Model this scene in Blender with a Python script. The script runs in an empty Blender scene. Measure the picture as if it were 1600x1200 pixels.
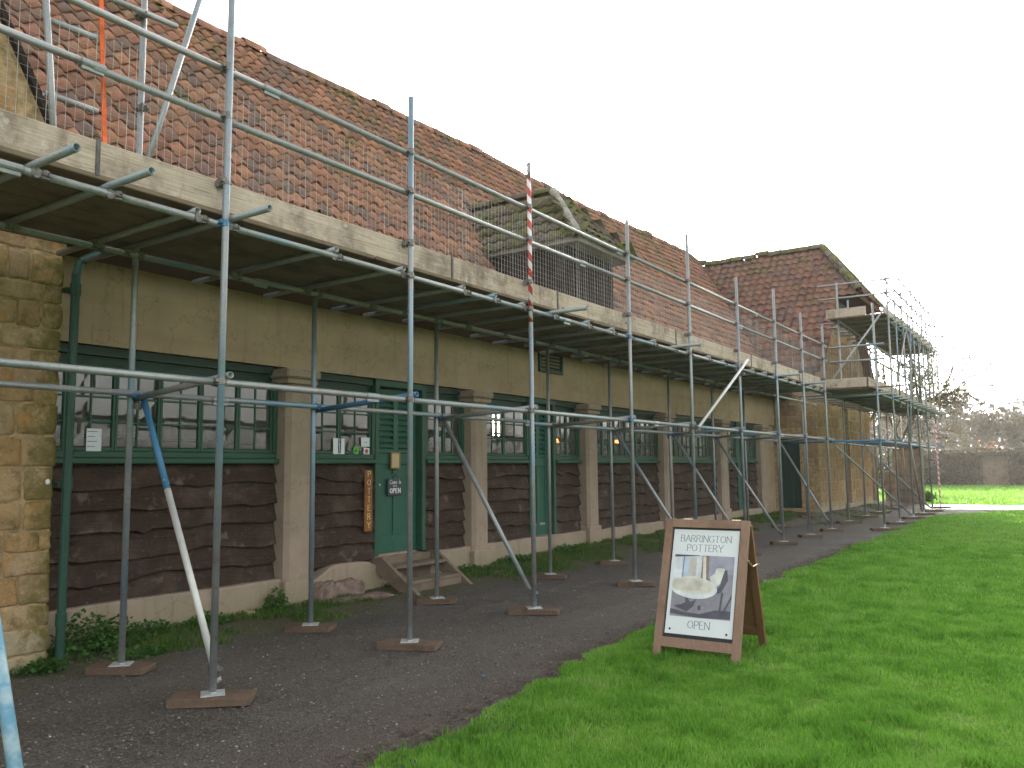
import bpy, math, random
import numpy as np
from mathutils import Vector, Matrix, Euler

rnd = random.Random(7)
rng = np.random.default_rng(11)
scene = bpy.context.scene
COL = scene.collection

# ------------------------------------------------------------------ camera
CAM_H = 1.5
YAW, PITCH, ROLL, FPX = 0.5982, 0.1019, -0.0104, 1290.67
_F = Vector((math.cos(YAW)*math.cos(PITCH), math.sin(YAW)*math.cos(PITCH), math.sin(PITCH)))
_R = Vector((math.sin(YAW), -math.cos(YAW), 0))
_U = _R.cross(_F)
_R2 = _R*math.cos(ROLL)+_U*math.sin(ROLL)
_U2 = -_R*math.sin(ROLL)+_U*math.cos(ROLL)
cd = bpy.data.cameras.new('camera'); cam = bpy.data.objects.new('camera', cd); COL.objects.link(cam)
cd.sensor_width = 36; cd.lens = 36*FPX/1600; cd.clip_end = 1500; cd.clip_start = 0.05
m3 = Matrix((_R2, _U2, -_F)).transposed()
cam.matrix_world = Matrix.Translation((0, 0, CAM_H)) @ m3.to_4x4()
scene.camera = cam

# ------------------------------------------------------------------ world, sun, exposure
SUN_AZ = math.radians(33)      # left of the +X axis (behind the roof)
SUN_EL = math.radians(11)
w = bpy.data.worlds.new('World'); scene.world = w; w.use_nodes = True
nt = w.node_tree
sky = nt.nodes.new('ShaderNodeTexSky'); sky.sky_type = 'NISHITA'; sky.sun_disc = False
sky.sun_elevation = SUN_EL; sky.sun_rotation = math.radians(90)-SUN_AZ
sky.air_density = 1.0; sky.dust_density = 6.0; sky.ozone_density = 1.0; sky.altitude = 50
hs = nt.nodes.new('ShaderNodeHueSaturation'); hs.inputs['Saturation'].default_value = 0.18
bg = nt.nodes['Background']; bg.inputs['Strength'].default_value = 0.14
nt.links.new(sky.outputs[0], hs.inputs['Color']); nt.links.new(hs.outputs[0], bg.inputs['Color'])
sd = bpy.data.lights.new('sun', 'SUN'); sun = bpy.data.objects.new('sun', sd); COL.objects.link(sun)
sd.energy = 2.4; sd.angle = math.radians(0.6); sd.color = (1, 0.86, 0.66)
sdir = Vector((math.cos(SUN_AZ)*math.cos(SUN_EL), math.sin(SUN_AZ)*math.cos(SUN_EL), math.sin(SUN_EL)))
sun.rotation_euler = sdir.to_track_quat('Z', 'Y').to_euler()
vs = scene.view_settings
vs.view_transform = 'Standard'; vs.look = 'None'; vs.gamma = 1.0; vs.exposure = 2.88
scene.cycles.use_denoising = True; scene.cycles.use_adaptive_sampling = True; scene.cycles.adaptive_threshold = 0.01
scene.cycles.max_bounces = 6; scene.cycles.diffuse_bounces = 3; scene.cycles.transparent_max_bounces = 12
scene.cycles.volume_bounces = 0

# ------------------------------------------------------------------ material helpers
class NT:
    def __init__(s, name):
        s.m = bpy.data.materials.new(name); s.m.use_nodes = True
        s.t = s.m.node_tree; s.b = s.t.nodes['Principled BSDF']; s.out = s.t.nodes['Material Output']
        s._pos = None
    def n(s, typ, **kw):
        nd = s.t.nodes.new(typ)
        for k, v in kw.items(): setattr(nd, k, v)
        return nd
    def link(s, a, b): s.t.links.new(a, b)
    def set(s, sock, v):
        if hasattr(v, 'is_linked'): s.link(v, sock)
        elif isinstance(v, tuple) and len(v) == 3 and sock.type == 'RGBA': sock.default_value = (*v, 1)
        elif sock.type == 'RGBA' and isinstance(v, (int, float)): sock.default_value = (v, v, v, 1)
        else: sock.default_value = v
    def pos(s, scale=(1, 1, 1), obj=False, add=None):
        g = s.n('ShaderNodeTexCoord').outputs['Object'] if obj else s.n('ShaderNodeNewGeometry').outputs['Position']
        mp = s.n('ShaderNodeMapping'); s.link(g, mp.inputs[0]); mp.inputs['Scale'].default_value = scale
        if add is not None: s.link(add, mp.inputs['Location'])
        return mp.outputs[0]
    def noise(s, vec, scale, detail=4, rough=0.55, dist=0.0):
        nd = s.n('ShaderNodeTexNoise'); s.link(vec, nd.inputs['Vector'])
        nd.inputs['Scale'].default_value = scale; nd.inputs['Detail'].default_value = detail
        nd.inputs['Roughness'].default_value = rough; nd.inputs['Distortion'].default_value = dist
        return nd.outputs['Fac']
    def voro(s, vec, scale, feature='F1', out='Distance'):
        nd = s.n('ShaderNodeTexVoronoi', feature=feature); s.link(vec, nd.inputs['Vector']); nd.inputs['Scale'].default_value = scale
        return nd.outputs[out]
    def ramp(s, fac, stops, interp='LINEAR'):
        nd = s.n('ShaderNodeValToRGB'); s.link(fac, nd.inputs[0]); cr = nd.color_ramp; cr.interpolation = interp
        while len(cr.elements) < len(stops): cr.elements.new(0.5)
        for e, (p, c) in zip(cr.elements, stops):
            e.position = p; e.color = (c, c, c, 1) if not isinstance(c, tuple) else (*c, 1)
        return nd.outputs['Color']
    def mix(s, fac, a, b, blend='MIX'):
        nd = s.n('ShaderNodeMix', data_type='RGBA', blend_type=blend)
        s.set(nd.inputs[0], fac); s.set(nd.inputs[6], a); s.set(nd.inputs[7], b)
        return nd.outputs[2]
    def math(s, op, a, b=0.0, c=0.0):
        nd = s.n('ShaderNodeMath', operation=op)
        s.set(nd.inputs[0], a); s.set(nd.inputs[1], b); s.set(nd.inputs[2], c)
        return nd.outputs[0]
    def sep(s, v):
        nd = s.n('ShaderNodeSeparateXYZ'); s.link(v, nd.inputs[0]); return nd.outputs
    def bump(s, h, strength=0.5, dist=0.01):
        nd = s.n('ShaderNodeBump'); s.link(h, nd.inputs['Height'])
        nd.inputs['Strength'].default_value = strength; nd.inputs['Distance'].default_value = dist
        s.link(nd.outputs[0], s.b.inputs['Normal'])
    def fin(s, col=None, rough=0.8, metal=0.0, spec=0.3):
        if col is not None: s.set(s.b.inputs['Base Color'], col)
        s.set(s.b.inputs['Roughness'], rough); s.set(s.b.inputs['Metallic'], metal)
        s.b.inputs['Specular IOR Level'].default_value = spec
        return s.m
    def rand(s): return s.n('ShaderNodeObjectInfo').outputs['Random']
    def island(s): return s.n('ShaderNodeNewGeometry').outputs['Random Per Island']

M = {}
def plain(name, col, rough=0.7, metal=0.0, spec=0.3, var=0.15, scale=8):
    k = NT(name); f = k.noise(k.pos(), scale, 5)
    c = k.mix(k.ramp(f, [(0.3, 0.0), (0.7, 1.0)]), tuple(x*(1-var) for x in col), tuple(min(1, x*(1+var)) for x in col))
    M[name] = k.fin(c, rough, metal, spec); return M[name]

def mat_tile(name, island, shift=0.0):
    k = NT(name); r = k.island() if island else k.rand()
    c = k.ramp(r, [(0.0, (0.22, 0.105, 0.075)), (0.15, (0.32, 0.148, 0.095)), (0.30, (0.38, 0.178, 0.113)), (0.46, (0.25, 0.130, 0.098)),
                   (0.60, (0.175, 0.122, 0.108)), (0.74, (0.33, 0.168, 0.108)), (0.88, (0.42, 0.200, 0.118)), (1.0, (0.27, 0.165, 0.122))])
    p = k.pos()
    c = k.mix(k.ramp(k.noise(p, 9, 6), [(0.42, 0.0), (0.78, 0.7)]), c, (0.125, 0.098, 0.080))
    z = k.sep(p)[2]
    if shift:  # the far wing is mixed towards dark brown
        c = k.mix(shift, c, (0.105, 0.062, 0.046))
    mo = k.noise(p, 1.1, 6, 0.62); mo2 = k.noise(p, 14, 4)
    mm = k.math('ADD', k.math('MULTIPLY', mo, 0.72), k.math('MULTIPLY', mo2, 0.42))
    up = k.math('MULTIPLY', k.math('SUBTRACT', z, 6.2), 0.022)
    mask = k.ramp(k.math('ADD', mm, up), [(0.64, 0.0), (0.74, 0.85)])
    c = k.mix(mask, c, k.mix(mo2, (0.06, 0.075, 0.018), (0.13, 0.125, 0.05)))
    li = k.ramp(k.noise(p, 23, 3), [(0.66, 0.0), (0.72, 0.5)])
    c = k.mix(li, c, (0.30, 0.28, 0.22))
    k.bump(k.noise(p, 40, 4), 0.5, 0.006)
    M[name] = k.fin(c, 0.85, 0, 0.2)
mat_tile('tile_near', False); mat_tile('tile_far', True); mat_tile('tile_wing', True, 0.55)

def mat_mosstile():
    k = NT('mossy_tile'); p = k.pos()
    a = k.noise(p, 3.2, 6, 0.65); b = k.noise(p, 17, 4)
    c = k.mix(b, (0.11, 0.095, 0.078), (0.19, 0.17, 0.14))
    c = k.mix(k.ramp(k.rand(), [(0, 0.0), (1, 0.6)]), c, (0.13, 0.085, 0.065))
    c = k.mix(k.ramp(a, [(0.44, 0.0), (0.58, 0.9)]), c, k.mix(b, (0.07, 0.085, 0.018), (0.16, 0.165, 0.045)))
    k.bump(b, 0.7, 0.01); M['mossy_tile'] = k.fin(c, 0.95, 0, 0.1)
mat_mosstile()

def mat_render():
    k = NT('render_wall'); p = k.pos()
    f = k.noise(p, 2.0, 6, 0.6); g = k.noise(p, 60, 3)
    st = k.noise(k.pos((0.5, 1, 7)), 1.2, 4)
    c = k.mix(f, (0.29, 0.214, 0.136), (0.50, 0.375, 0.25))
    c = k.mix(k.ramp(st, [(0.5, 0.0), (0.75, 0.4)]), c, (0.30, 0.215, 0.12))
    c = k.mix(k.ramp(g, [(0.6, 0.0), (0.75, 0.35)]), c, (0.25, 0.19, 0.12))
    vs_ = k.noise(k.pos((5, 1, 0.6)), 1.5, 6, 0.7)
    c = k.mix(k.ramp(vs_, [(0.66, 0.0), (0.80, 0.22)]), c, (0.16, 0.13, 0.09))
    pt = k.noise(k.pos((.7, 1, 1.6)), 1.1, 3, .5); c = k.mix(k.ramp(pt, [(.55, 0.0), (.58, .35)]), c, (0.42, 0.33, 0.23))
    ck = k.noise(p, 1.6, 7, .6); c = k.mix(k.ramp(ck, [(.494, 0.0), (.5, .55), (.506, 0.0)]), c, (0.10, 0.075, 0.05))
    dr = k.noise(k.pos((9, 1, .45)), 1.0, 6, .7); c = k.mix(k.ramp(dr, [(.56, 0.0), (.72, .5)]), c, (0.17, 0.13, 0.08))
    k.bump(g, 0.35, 0.004); M['render_wall'] = k.fin(c, 0.95, 0, 0.1)
mat_render()

def mat_conc():
    k = NT('concrete'); p = k.pos()
    f = k.noise(p, 3.5, 6, 0.6); g = k.noise(p, 70, 3); z = k.sep(p)[2]
    c = k.mix(f, (0.25, 0.195, 0.145), (0.42, 0.335, 0.255))
    c = k.mix(k.ramp(g, [(0.55, 0.0), (0.8, 0.5)]), c, (0.22, 0.17, 0.13))
    lo = k.ramp(k.math('ADD', z, k.math('MULTIPLY', f, 0.5)), [(0.30, 0.8), (0.62, 0.0)])
    c = k.mix(lo, c, k.mix(g, (0.20, 0.185, 0.09), (0.33, 0.29, 0.19)))
    dr = k.noise(k.pos((11, 3, .5)), 1.0, 6, .7); c = k.mix(k.ramp(dr, [(.54, 0.0), (.70, .5)]), c, (0.165, 0.125, 0.092))
    ck = k.noise(p, 2.2, 7, .6); c = k.mix(k.ramp(ck, [(.494, 0.0), (.5, .5), (.506, 0.0)]), c, (0.09, 0.07, 0.055))
    k.bump(g, 0.5, 0.005); M['concrete'] = k.fin(c, 0.95, 0, 0.1)
mat_conc()

def mat_stone(name, island, bright=1.0, mossx=None):
    k = NT(name); r = k.island() if island else k.rand(); p = k.pos()
    B = bright
    c = k.ramp(r, [(0.0, (0.34*B, 0.225*B, 0.105*B)), (0.25, (0.42*B, 0.295*B, 0.155*B)), (0.5, (0.37*B, 0.26*B, 0.145*B)), (0.7, (0.38*B, 0.235*B, 0.105*B)),
                   (0.85, (0.32*B, 0.22*B, 0.125*B)), (1.0, (0.43*B, 0.32*B, 0.185*B))])
    f = k.noise(p, 7, 8, 0.72); g = k.noise(p, 34, 6, 0.7)
    c = k.mix(k.ramp(f, [(0.42, 0.0), (0.66, 0.85)]), c, (0.185*B, 0.13*B, 0.07*B))
    c = k.mix(k.ramp(k.noise(p, 4.3, 5), [(0.55, 0.0), (0.66, 0.6)]), c, (0.40*B, 0.20*B, 0.055*B))
    c = k.mix(k.ramp(g, [(0.58, 0.0), (0.66, 0.65)]), c, (0.45*B, 0.40*B, 0.30*B))
    c = k.mix(k.ramp(g, [(0.30, 0.6), (0.40, 0.0)]), c, (0.09, 0.07, 0.035))
    z = k.sep(p)[2]; x = k.sep(p)[0]
    lim = k.ramp(k.math('ADD', z, k.math('MULTIPLY', f, 1.2)), [(0.9, 0.75), (1.5, 0.0)])
    c = k.mix(lim, c, k.mix(g, (0.22, 0.18, 0.095), (0.47, 0.42, 0.31)))
    if mossx is not None:
        mo = k.ramp(k.math('ADD', k.math('MULTIPLY', k.math('SUBTRACT', x, mossx), 1.6), k.math('MULTIPLY', k.math('SUBTRACT', f, 0.5), 2.0)), [(0.0, 0.0), (0.45, 0.85)])
        c = k.mix(mo, c, k.mix(g, (0.075, 0.068, 0.02), (0.17, 0.145, 0.04)))
    k.bump(g, 0.8, 0.012); M[name] = k.fin(c, 0.95, 0, 0.1)
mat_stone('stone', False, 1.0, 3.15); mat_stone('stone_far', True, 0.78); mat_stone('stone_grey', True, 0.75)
plain('mortar', (0.33, 0.235, 0.125), 0.95, 0, 0.1, 0.45, 14)

def mat_board():
    k = NT('waney_board'); r = k.rand()
    cb = k.n('ShaderNodeCombineXYZ'); k.link(k.math('MULTIPLY', r, 40), cb.inputs[0]); k.link(k.math('MULTIPLY', r, 17), cb.inputs[2])
    p = k.pos((1.0, 1, 16), add=cb.outputs[0]); p2 = k.pos(add=cb.outputs[0])
    g = k.noise(p, 3.2, 7, 0.65, 0.6); f = k.noise(p2, 2.4, 5, 0.6); h = k.noise(k.pos((3, 3, 40)), 4, 4)
    c = k.mix(g, (0.030, 0.019, 0.013), (0.074, 0.047, 0.033))
    c = k.mix(k.ramp(f, [(0.50, 0.0), (0.70, 0.7)]), c, (0.125, 0.088, 0.066))
    c = k.mix(k.ramp(h, [(0.6, 0.0), (0.75, 0.45)]), c, (0.038, 0.024, 0.018))
    pk = k.noise(p2, 5, 4); c = k.mix(k.ramp(pk, [(0.62, 0.0), (0.72, 0.6)]), c, (0.23, 0.175, 0.14))
    kn = k.voro(k.pos((1, 1, 1.7), add=cb.outputs[0]), 2.6); c = k.mix(k.ramp(kn, [(0.045, 0.85), (0.11, 0.0)]), c, (0.025, 0.016, 0.012))
    sc_ = k.noise(p2, 21, 6, 0.75); c = k.mix(k.ramp(sc_, [(0.57, 0.0), (0.68, 0.55)]), c, (0.19, 0.145, 0.118))
    k.bump(k.math('ADD', g, h), 0.9, 0.014); M['waney_board'] = k.fin(c, 0.8, 0, 0.2)
mat_board()

def mat_paint(name, a, b, rough=0.45):
    k = NT(name); p = k.pos(); f = k.noise(p, 5, 6); g = k.noise(k.pos((1, 1, 0.2)), 30, 4)
    c = k.mix(f, a, b); c = k.mix(k.ramp(g, [(0.62, 0.0), (0.8, 0.35)]), c, tuple(x*1.8 for x in b))
    k.bump(g, 0.15, 0.003); M[name] = k.fin(c, rough, 0, 0.35)
mat_paint('green_paint', (0.018, 0.068, 0.040), (0.028, 0.095, 0.056))
mat_paint('green_pipe', (0.012, 0.050, 0.034), (0.018, 0.068, 0.046))
mat_paint('green_dark', (0.010, 0.035, 0.024), (0.014, 0.05, 0.033))
mat_paint('green_door', (0.016, 0.085, 0.058), (0.026, 0.115, 0.078))

def mat_tube():
    k = NT('scaffold_tube'); r = k.rand()
    cb = k.n('ShaderNodeCombineXYZ')
    for i, q in enumerate((31, 57, 83)): k.link(k.math('MULTIPLY', r, q), cb.inputs[i])
    p = k.pos(add=cb.outputs[0]); f = k.noise(p, 0.9, 2, 0.5); g = k.noise(p, 45, 4); h = k.noise(p, 9, 5, 0.6)
    c = k.mix(h, (0.185, 0.198, 0.202), (0.37, 0.385, 0.385))
    c = k.mix(k.ramp(g, [(0.54, 0.0), (0.72, 0.6)]), c, (0.16, 0.145, 0.13))
    fm = k.math('ADD', f, k.math('MULTIPLY', k.math('SUBTRACT', r, 0.5), 0.16))
    fm = k.math('ADD', fm, k.math('MULTIPLY', k.math('SUBTRACT', h, 0.5), 0.30))
    c = k.mix(k.ramp(fm, [(0.56, 0.0), (0.70, 0.75)]), c, k.mix(h, (0.07, 0.17, 0.27), (0.22, 0.34, 0.41)))
    ru = k.ramp(k.noise(p, 3.0, 7, 0.7), [(0.58, 0.0), (0.70, 0.6)]); c = k.mix(ru, c, (0.20, 0.13, 0.09))
    k.bump(g, 0.2, 0.002)
    M['scaffold_tube'] = k.fin(c, k.ramp(h, [(0.3, 0.38), (0.7, 0.6)]), 0.45, 0.5)
    k = NT('blue_tube'); p = k.pos(); f = k.noise(p, 14, 5); g = k.noise(p, 3, 4)
    c = k.mix(g, (0.025, 0.11, 0.23), (0.06, 0.21, 0.36)); c = k.mix(k.ramp(f, [(0.62, 0.0), (0.7, 0.7)]), c, (0.45, 0.45, 0.43))
    M['blue_tube'] = k.fin(c, 0.5, 0.1, 0.4)
    k = NT('pale_blue_tube'); p = k.pos(); f = k.noise(p, 9, 6, 0.6)
    M['pale_blue_tube'] = k.fin(k.mix(k.ramp(f, [(0.4, 0.0), (0.6, 1.0)]), (0.12, 0.28, 0.40), (0.36, 0.46, 0.50)), 0.5, 0.2, 0.4)
    k = NT('light_tube'); p = k.pos(); f = k.noise(p, 14, 5)
    M['light_tube'] = k.fin(k.mix(f, (0.42, 0.43, 0.40), (0.66, 0.66, 0.62)), 0.5, 0.3, 0.4)
    k = NT('red_white_tube'); p = k.pos(obj=True); x, y, z = k.sep(p)
    an = k.math('DIVIDE', k.math('ARCTAN2', y, x), 6.2832)
    s = k.math('FRACT', k.math('ADD', k.math('MULTIPLY', z, 5.6), an))
    st = k.math('GREATER_THAN', s, 0.48)
    c = k.mix(st, (0.62, 0.63, 0.63), (0.45, 0.05, 0.04))
    c = k.mix(k.ramp(k.noise(p, 25, 4), [(0.55, 0.0), (0.7, 0.5)]), c, (0.5, 0.42, 0.40))
    M['red_white_tube'] = k.fin(c, 0.5, 0, 0.4)
mat_tube()
plain('coupler_metal', (0.17, 0.16, 0.15), 0.55, 0.6, 0.5, 0.45, 60)
plain('coupler_blue', (0.06, 0.17, 0.28), 0.5, 0.3, 0.4, 0.35, 60)
plain('base_metal', (0.50, 0.51, 0.50), 0.5, 0.4, 0.4, 0.25, 40)
plain('wire', (0.36, 0.345, 0.31), 0.45, 0.5, 0.5, 0.3, 5)
plain('orange_strap', (0.72, 0.13, 0.035), 0.6, 0, 0.3, 0.25, 25)
plain('strap_grey', (0.11, 0.105, 0.10), 0.7, 0, 0.2, 0.3, 25)

def mat_wood(name, a, b, dark, along=(0.6, 6, 6), stain=0.6, rough=0.85):
    k = NT(name); r = k.rand()
    cb = k.n('ShaderNodeCombineXYZ')
    for i, q in enumerate((29, 53, 71)): k.link(k.math('MULTIPLY', r, q), cb.inputs[i])
    p = k.pos(along, add=cb.outputs[0]); q = k.pos(add=cb.outputs[0])
    g = k.noise(p, 4, 7, 0.65, 0.4); f = k.noise(q, 3.0, 6, 0.62); h = k.noise(q, 26, 4)
    c = k.mix(g, a, b); c = k.mix(k.ramp(f, [(0.48, 0.0), (0.7, stain)]), c, dark)
    c = k.mix(k.ramp(h, [(0.62, 0.0), (0.75, 0.35)]), c, tuple(min(1, x*1.3) for x in b))
    k.bump(g, 0.5, 0.005); M[name] = k.fin(c, rough, 0, 0.2)
def mat_toe():
    k = NT('toe_wood'); r = k.rand()
    cb = k.n('ShaderNodeCombineXYZ')
    for i, q in enumerate((29, 53, 71)): k.link(k.math('MULTIPLY', r, q), cb.inputs[i])
    p = k.pos((.5, 12, 16), add=cb.outputs[0]); q = k.pos(add=cb.outputs[0]); vq = k.pos((2.2, 1, .5), add=cb.outputs[0])
    g = k.noise(p, 3, 8, .7, .5); f = k.noise(q, 2.2, 7, .65); st = k.noise(vq, 2.6, 5, .65); h = k.noise(q, 13, 6, .7)
    c = k.mix(k.ramp(g, [(.3, 0.0), (.7, 1.0)]), (0.32, 0.25, 0.195), (0.64, 0.545, 0.455))
    c = k.mix(k.math('MULTIPLY', r, .45), c, (0.40, 0.315, 0.235))
    c = k.mix(k.ramp(f, [(.50, 0.0), (.64, .7)]), c, (0.15, 0.115, 0.088))
    c = k.mix(k.ramp(st, [(.56, 0.0), (.70, .65)]), c, (0.145, 0.095, 0.062))
    c = k.mix(k.ramp(h, [(.58, 0.0), (.66, .7)]), c, (0.52, 0.475, 0.42))
    kn = k.voro(k.pos((1, 1, 1.6), add=cb.outputs[0]), 2.3); c = k.mix(k.ramp(kn, [(.05, .8), (.10, 0.0)]), c, (0.11, 0.07, 0.045))
    ck = k.noise(k.pos((.35, 6, 22), add=cb.outputs[0]), 2.5, 3); c = k.mix(k.ramp(ck, [(.485, 0.0), (.497, .75), (.509, 0.0)]), c, (0.07, 0.05, 0.035))
    k.bump(k.math('ADD', g, h), .6, .006); M['toe_wood'] = k.fin(c, .85, 0, .2)
mat_toe()
mat_wood('deck_wood', (0.10, 0.072, 0.046), (0.26, 0.20, 0.14), (0.06, 0.042, 0.028), (0.5, 9, 6), 0.7)
mat_wood('sole_wood', (0.070, 0.046, 0.031), (0.175, 0.120, 0.083), (0.040, 0.027, 0.019), (7, 7, 7), 0.75)
mat_wood('step_wood', (0.135, 0.100, 0.070), (0.235, 0.185, 0.135), (0.085, 0.062, 0.045), (2, 9, 9), 0.7)
mat_wood('sign_frame', (0.185, 0.112, 0.076), (0.33, 0.215, 0.155), (0.12, 0.066, 0.043), (9, 9, 1.0), 0.65, 0.6)
mat_wood('sign_back', (0.17, 0.088, 0.04), (0.24, 0.128, 0.06), (0.12, 0.06, 0.03), (8, 8, 1.2), 0.4, 0.6)
mat_wood('pottery_wood', (0.20, 0.075, 0.022), (0.30, 0.12, 0.038), (0.13, 0.045, 0.014), (9, 9, 1), 0.5, 0.4)
mat_wood('grey_timber', (0.17, 0.15, 0.13), (0.27, 0.245, 0.215), (0.10, 0.085, 0.07), (4, 4, 1))

def mat_glass():
    k = NT('window_glass')
    tr = k.n('ShaderNodeBsdfTransparent'); tr.inputs[0].default_value = (0.80, 0.84, 0.82, 1)
    gl = k.n('ShaderNodeBsdfGlossy'); gl.inputs['Roughness'].default_value = 0.025; gl.inputs[0].default_value = (0.9, 0.92, 0.93, 1)
    fr = k.n('ShaderNodeFresnel'); fr.inputs[0].default_value = 1.5
    p = k.pos(); bm = k.n('ShaderNodeBump'); k.link(k.noise(p, 3, 1), bm.inputs['Height']); bm.inputs['Strength'].default_value = 0.12; bm.inputs['Distance'].default_value = 0.01
    k.link(bm.outputs[0], gl.inputs['Normal'])
    fa = k.math('ADD', k.math('MULTIPLY', fr.outputs[0], 2.3), 0.06)
    mx = k.n('ShaderNodeMixShader'); k.link(fa, mx.inputs[0]); k.link(tr.outputs[0], mx.inputs[1]); k.link(gl.outputs[0], mx.inputs[2])
    # dust
    df = k.n('ShaderNodeBsdfDiffuse'); df.inputs[0].default_value = (0.32, 0.31, 0.28, 1)
    m2 = k.n('ShaderNodeMixShader'); k.link(k.ramp(k.noise(p, 3, 6), [(0.35, 0.04), (0.75, 0.22)]), m2.inputs[0])
    k.link(mx.outputs[0], m2.inputs[1]); k.link(df.outputs[0], m2.inputs[2]); k.link(m2.outputs[0], k.out.inputs[0])
    M['window_glass'] = k.m
mat_glass()
plain('grey_stone', (0.15, 0.125, 0.10), 0.95, 0, 0.1, 0.5, 5)
plain('dark_glass', (0.022, 0.022, 0.024), 0.35, 0, 0.25, 0.3, 3)
plain('room_plaster', (0.42, 0.37, 0.30), 0.9, 0, 0.1, 0.2, 2)
plain('room_floor', (0.16, 0.14, 0.12), 0.9)
plain('shelf_wood', (0.16, 0.11, 0.07), 0.8)
plain('pot_clay', (0.40, 0.33, 0.25), 0.5, 0, 0.4, 0.3, 6)
plain('dark_void', (0.02, 0.018, 0.016), 0.95)
plain('louvre_dark', (0.034, 0.025, 0.022), 0.9, 0, 0.1, 0.4, 20)
plain('lichen_tile', (0.27, 0.255, 0.21), 0.95, 0, 0.1, 0.3, 14)
plain('lead', (0.20, 0.20, 0.20), 0.7, 0.1, 0.3, 0.3, 20)
plain('paper', (0.72, 0.75, 0.80), 0.7, 0, 0.3, 0.04, 5)
plain('paper_cream', (0.55, 0.42, 0.25), 0.6, 0, 0.3, 0.06, 6)
plain('notice_frame', (0.30, 0.17, 0.06), 0.5, 0, 0.3, 0.2, 20)
plain('slate_sign', (0.045, 0.055, 0.075), 0.5, 0, 0.4, 0.2, 20)
plain('white_print', (0.75, 0.74, 0.70), 0.7, 0, 0.2, 0.03)
plain('gold_print', (0.60, 0.48, 0.24), 0.5, 0, 0.3, 0.1, 40)
plain('grey_print', (0.16, 0.165, 0.17), 0.6, 0, 0.2, 0.05)
plain('green_sticker', (0.10, 0.42, 0.07), 0.5, 0, 0.3, 0.1, 20)
plain('green_sticker_dark', (0.015, 0.10, 0.02), 0.5)
plain('red_sticker', (0.50, 0.05, 0.04), 0.5)
plain('poster_white', (0.66, 0.70, 0.70), 0.35, 0, 0.4, 0.05, 3)
plain('black_trim', (0.02, 0.021, 0.023), 0.5)
plain('brass', (0.55, 0.45, 0.28), 0.35, 0.8, 0.5)
plain('white_blob', (0.75, 0.74, 0.70), 0.6)
for nme, cc in (('ph_purple', (0.24, 0.235, 0.265)), ('ph_lilac', (0.30, 0.295, 0.36)), ('ph_dark', (0.085, 0.083, 0.105)), ('ph_cream', (0.62, 0.60, 0.50)), ('ph_bowl_in', (0.52, 0.50, 0.42)),
                ('ph_pale', (0.63, 0.66, 0.68)), ('ph_blue', (0.42, 0.50, 0.58)), ('ph_tan', (0.50, 0.46, 0.40)), ('ph_brown', (0.22, 0.17, 0.14)), ('ph_jug', (0.58, 0.59, 0.54))):
    plain(nme, cc, 0.4, 0, 0.4, 0.22, 11)

def mat_path():
    k = NT('path_gravel'); p = k.pos()
    f = k.ramp(k.noise(p, 0.8, 7, 0.68), [(0.3, 0.0), (0.7, 1.0)]); g = k.noise(p, 55, 5, 0.7); v = k.voro(p, 75); vc = k.voro(p, 75, 'F1', 'Color')
    c = k.mix(f, (0.042, 0.035, 0.028), (0.100, 0.087, 0.071))
    c = k.mix(k.ramp(k.sep(vc)[0], [(0.55, 0.0), (0.95, 0.6)]), c, (0.175, 0.155, 0.128))
    c = k.mix(k.ramp(g, [(0.25, 0.6), (0.45, 0.0)]), c, (0.030, 0.025, 0.022))
    y = k.sep(p)[1]; n2 = k.noise(p, 2.2, 6, 0.65)
    mo = k.ramp(k.math('ADD', k.math('MULTIPLY', k.math('SUBTRACT', y, 6.0), 0.72), k.math('MULTIPLY', k.math('SUBTRACT', n2, 0.5), 1.5)), [(0.10, 0.0), (0.40, 0.8)])
    c = k.mix(mo, c, k.mix(g, (0.040, 0.050, 0.012), (0.105, 0.105, 0.030)))
    sp_ = k.ramp(k.noise(p, 2.9, 6, 0.7), [(0.60, 0.0), (0.72, 0.6)]); c = k.mix(sp_, c, k.mix(g, (0.035, 0.045, 0.014), (0.075, 0.078, 0.030)))
    ed = k.ramp(k.math('ADD', k.math('SUBTRACT', 4.1, y), k.math('MULTIPLY', k.math('SUBTRACT', n2, 0.5), 1.6)), [(0.0, 0.0), (0.7, 0.8)])
    c = k.mix(ed, c, k.mix(g, (0.045, 0.033, 0.024), (0.105, 0.080, 0.060)))
    tr_ = k.noise(k.pos((.18, 1.6, 1)), 1.3, 5, .6); c = k.mix(k.ramp(tr_, [(.48, 0.0), (.66, .55)]), c, k.mix(g, (0.075, 0.066, 0.054), (0.150, 0.132, 0.110)))
    hh = k.math('SUBTRACT', g, v); k.bump(hh, 0.9, 0.012)
    M['path_gravel'] = k.fin(c, k.ramp(f, [(0.3, 0.62), (0.7, 0.9)]), 0, 0.35)
    k = NT('wet_path'); p = k.pos()
    M['wet_path'] = k.fin(k.mix(k.noise(p, 2, 5), (0.20, 0.18, 0.16), (0.32, 0.29, 0.26)), 0.22, 0, 0.6)
    k = NT('soil'); p = k.pos(); f = k.noise(p, 3, 6); g = k.noise(p, 30, 4)
    far = k.noise(p, 0.25, 5, 0.6)
    c = k.mix(k.mix(f, 0.2, 0.8), (0.08, 0.155, 0.018), (0.125, 0.215, 0.026)); c = k.mix(k.ramp(far, [(0.4, 0.0), (0.65, 0.6)]), c, (0.15, 0.23, 0.04))
    k.bump(g, 0.8, 0.04); M['soil'] = k.fin(c, 0.95, 0, 0.1)
mat_path()

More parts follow.
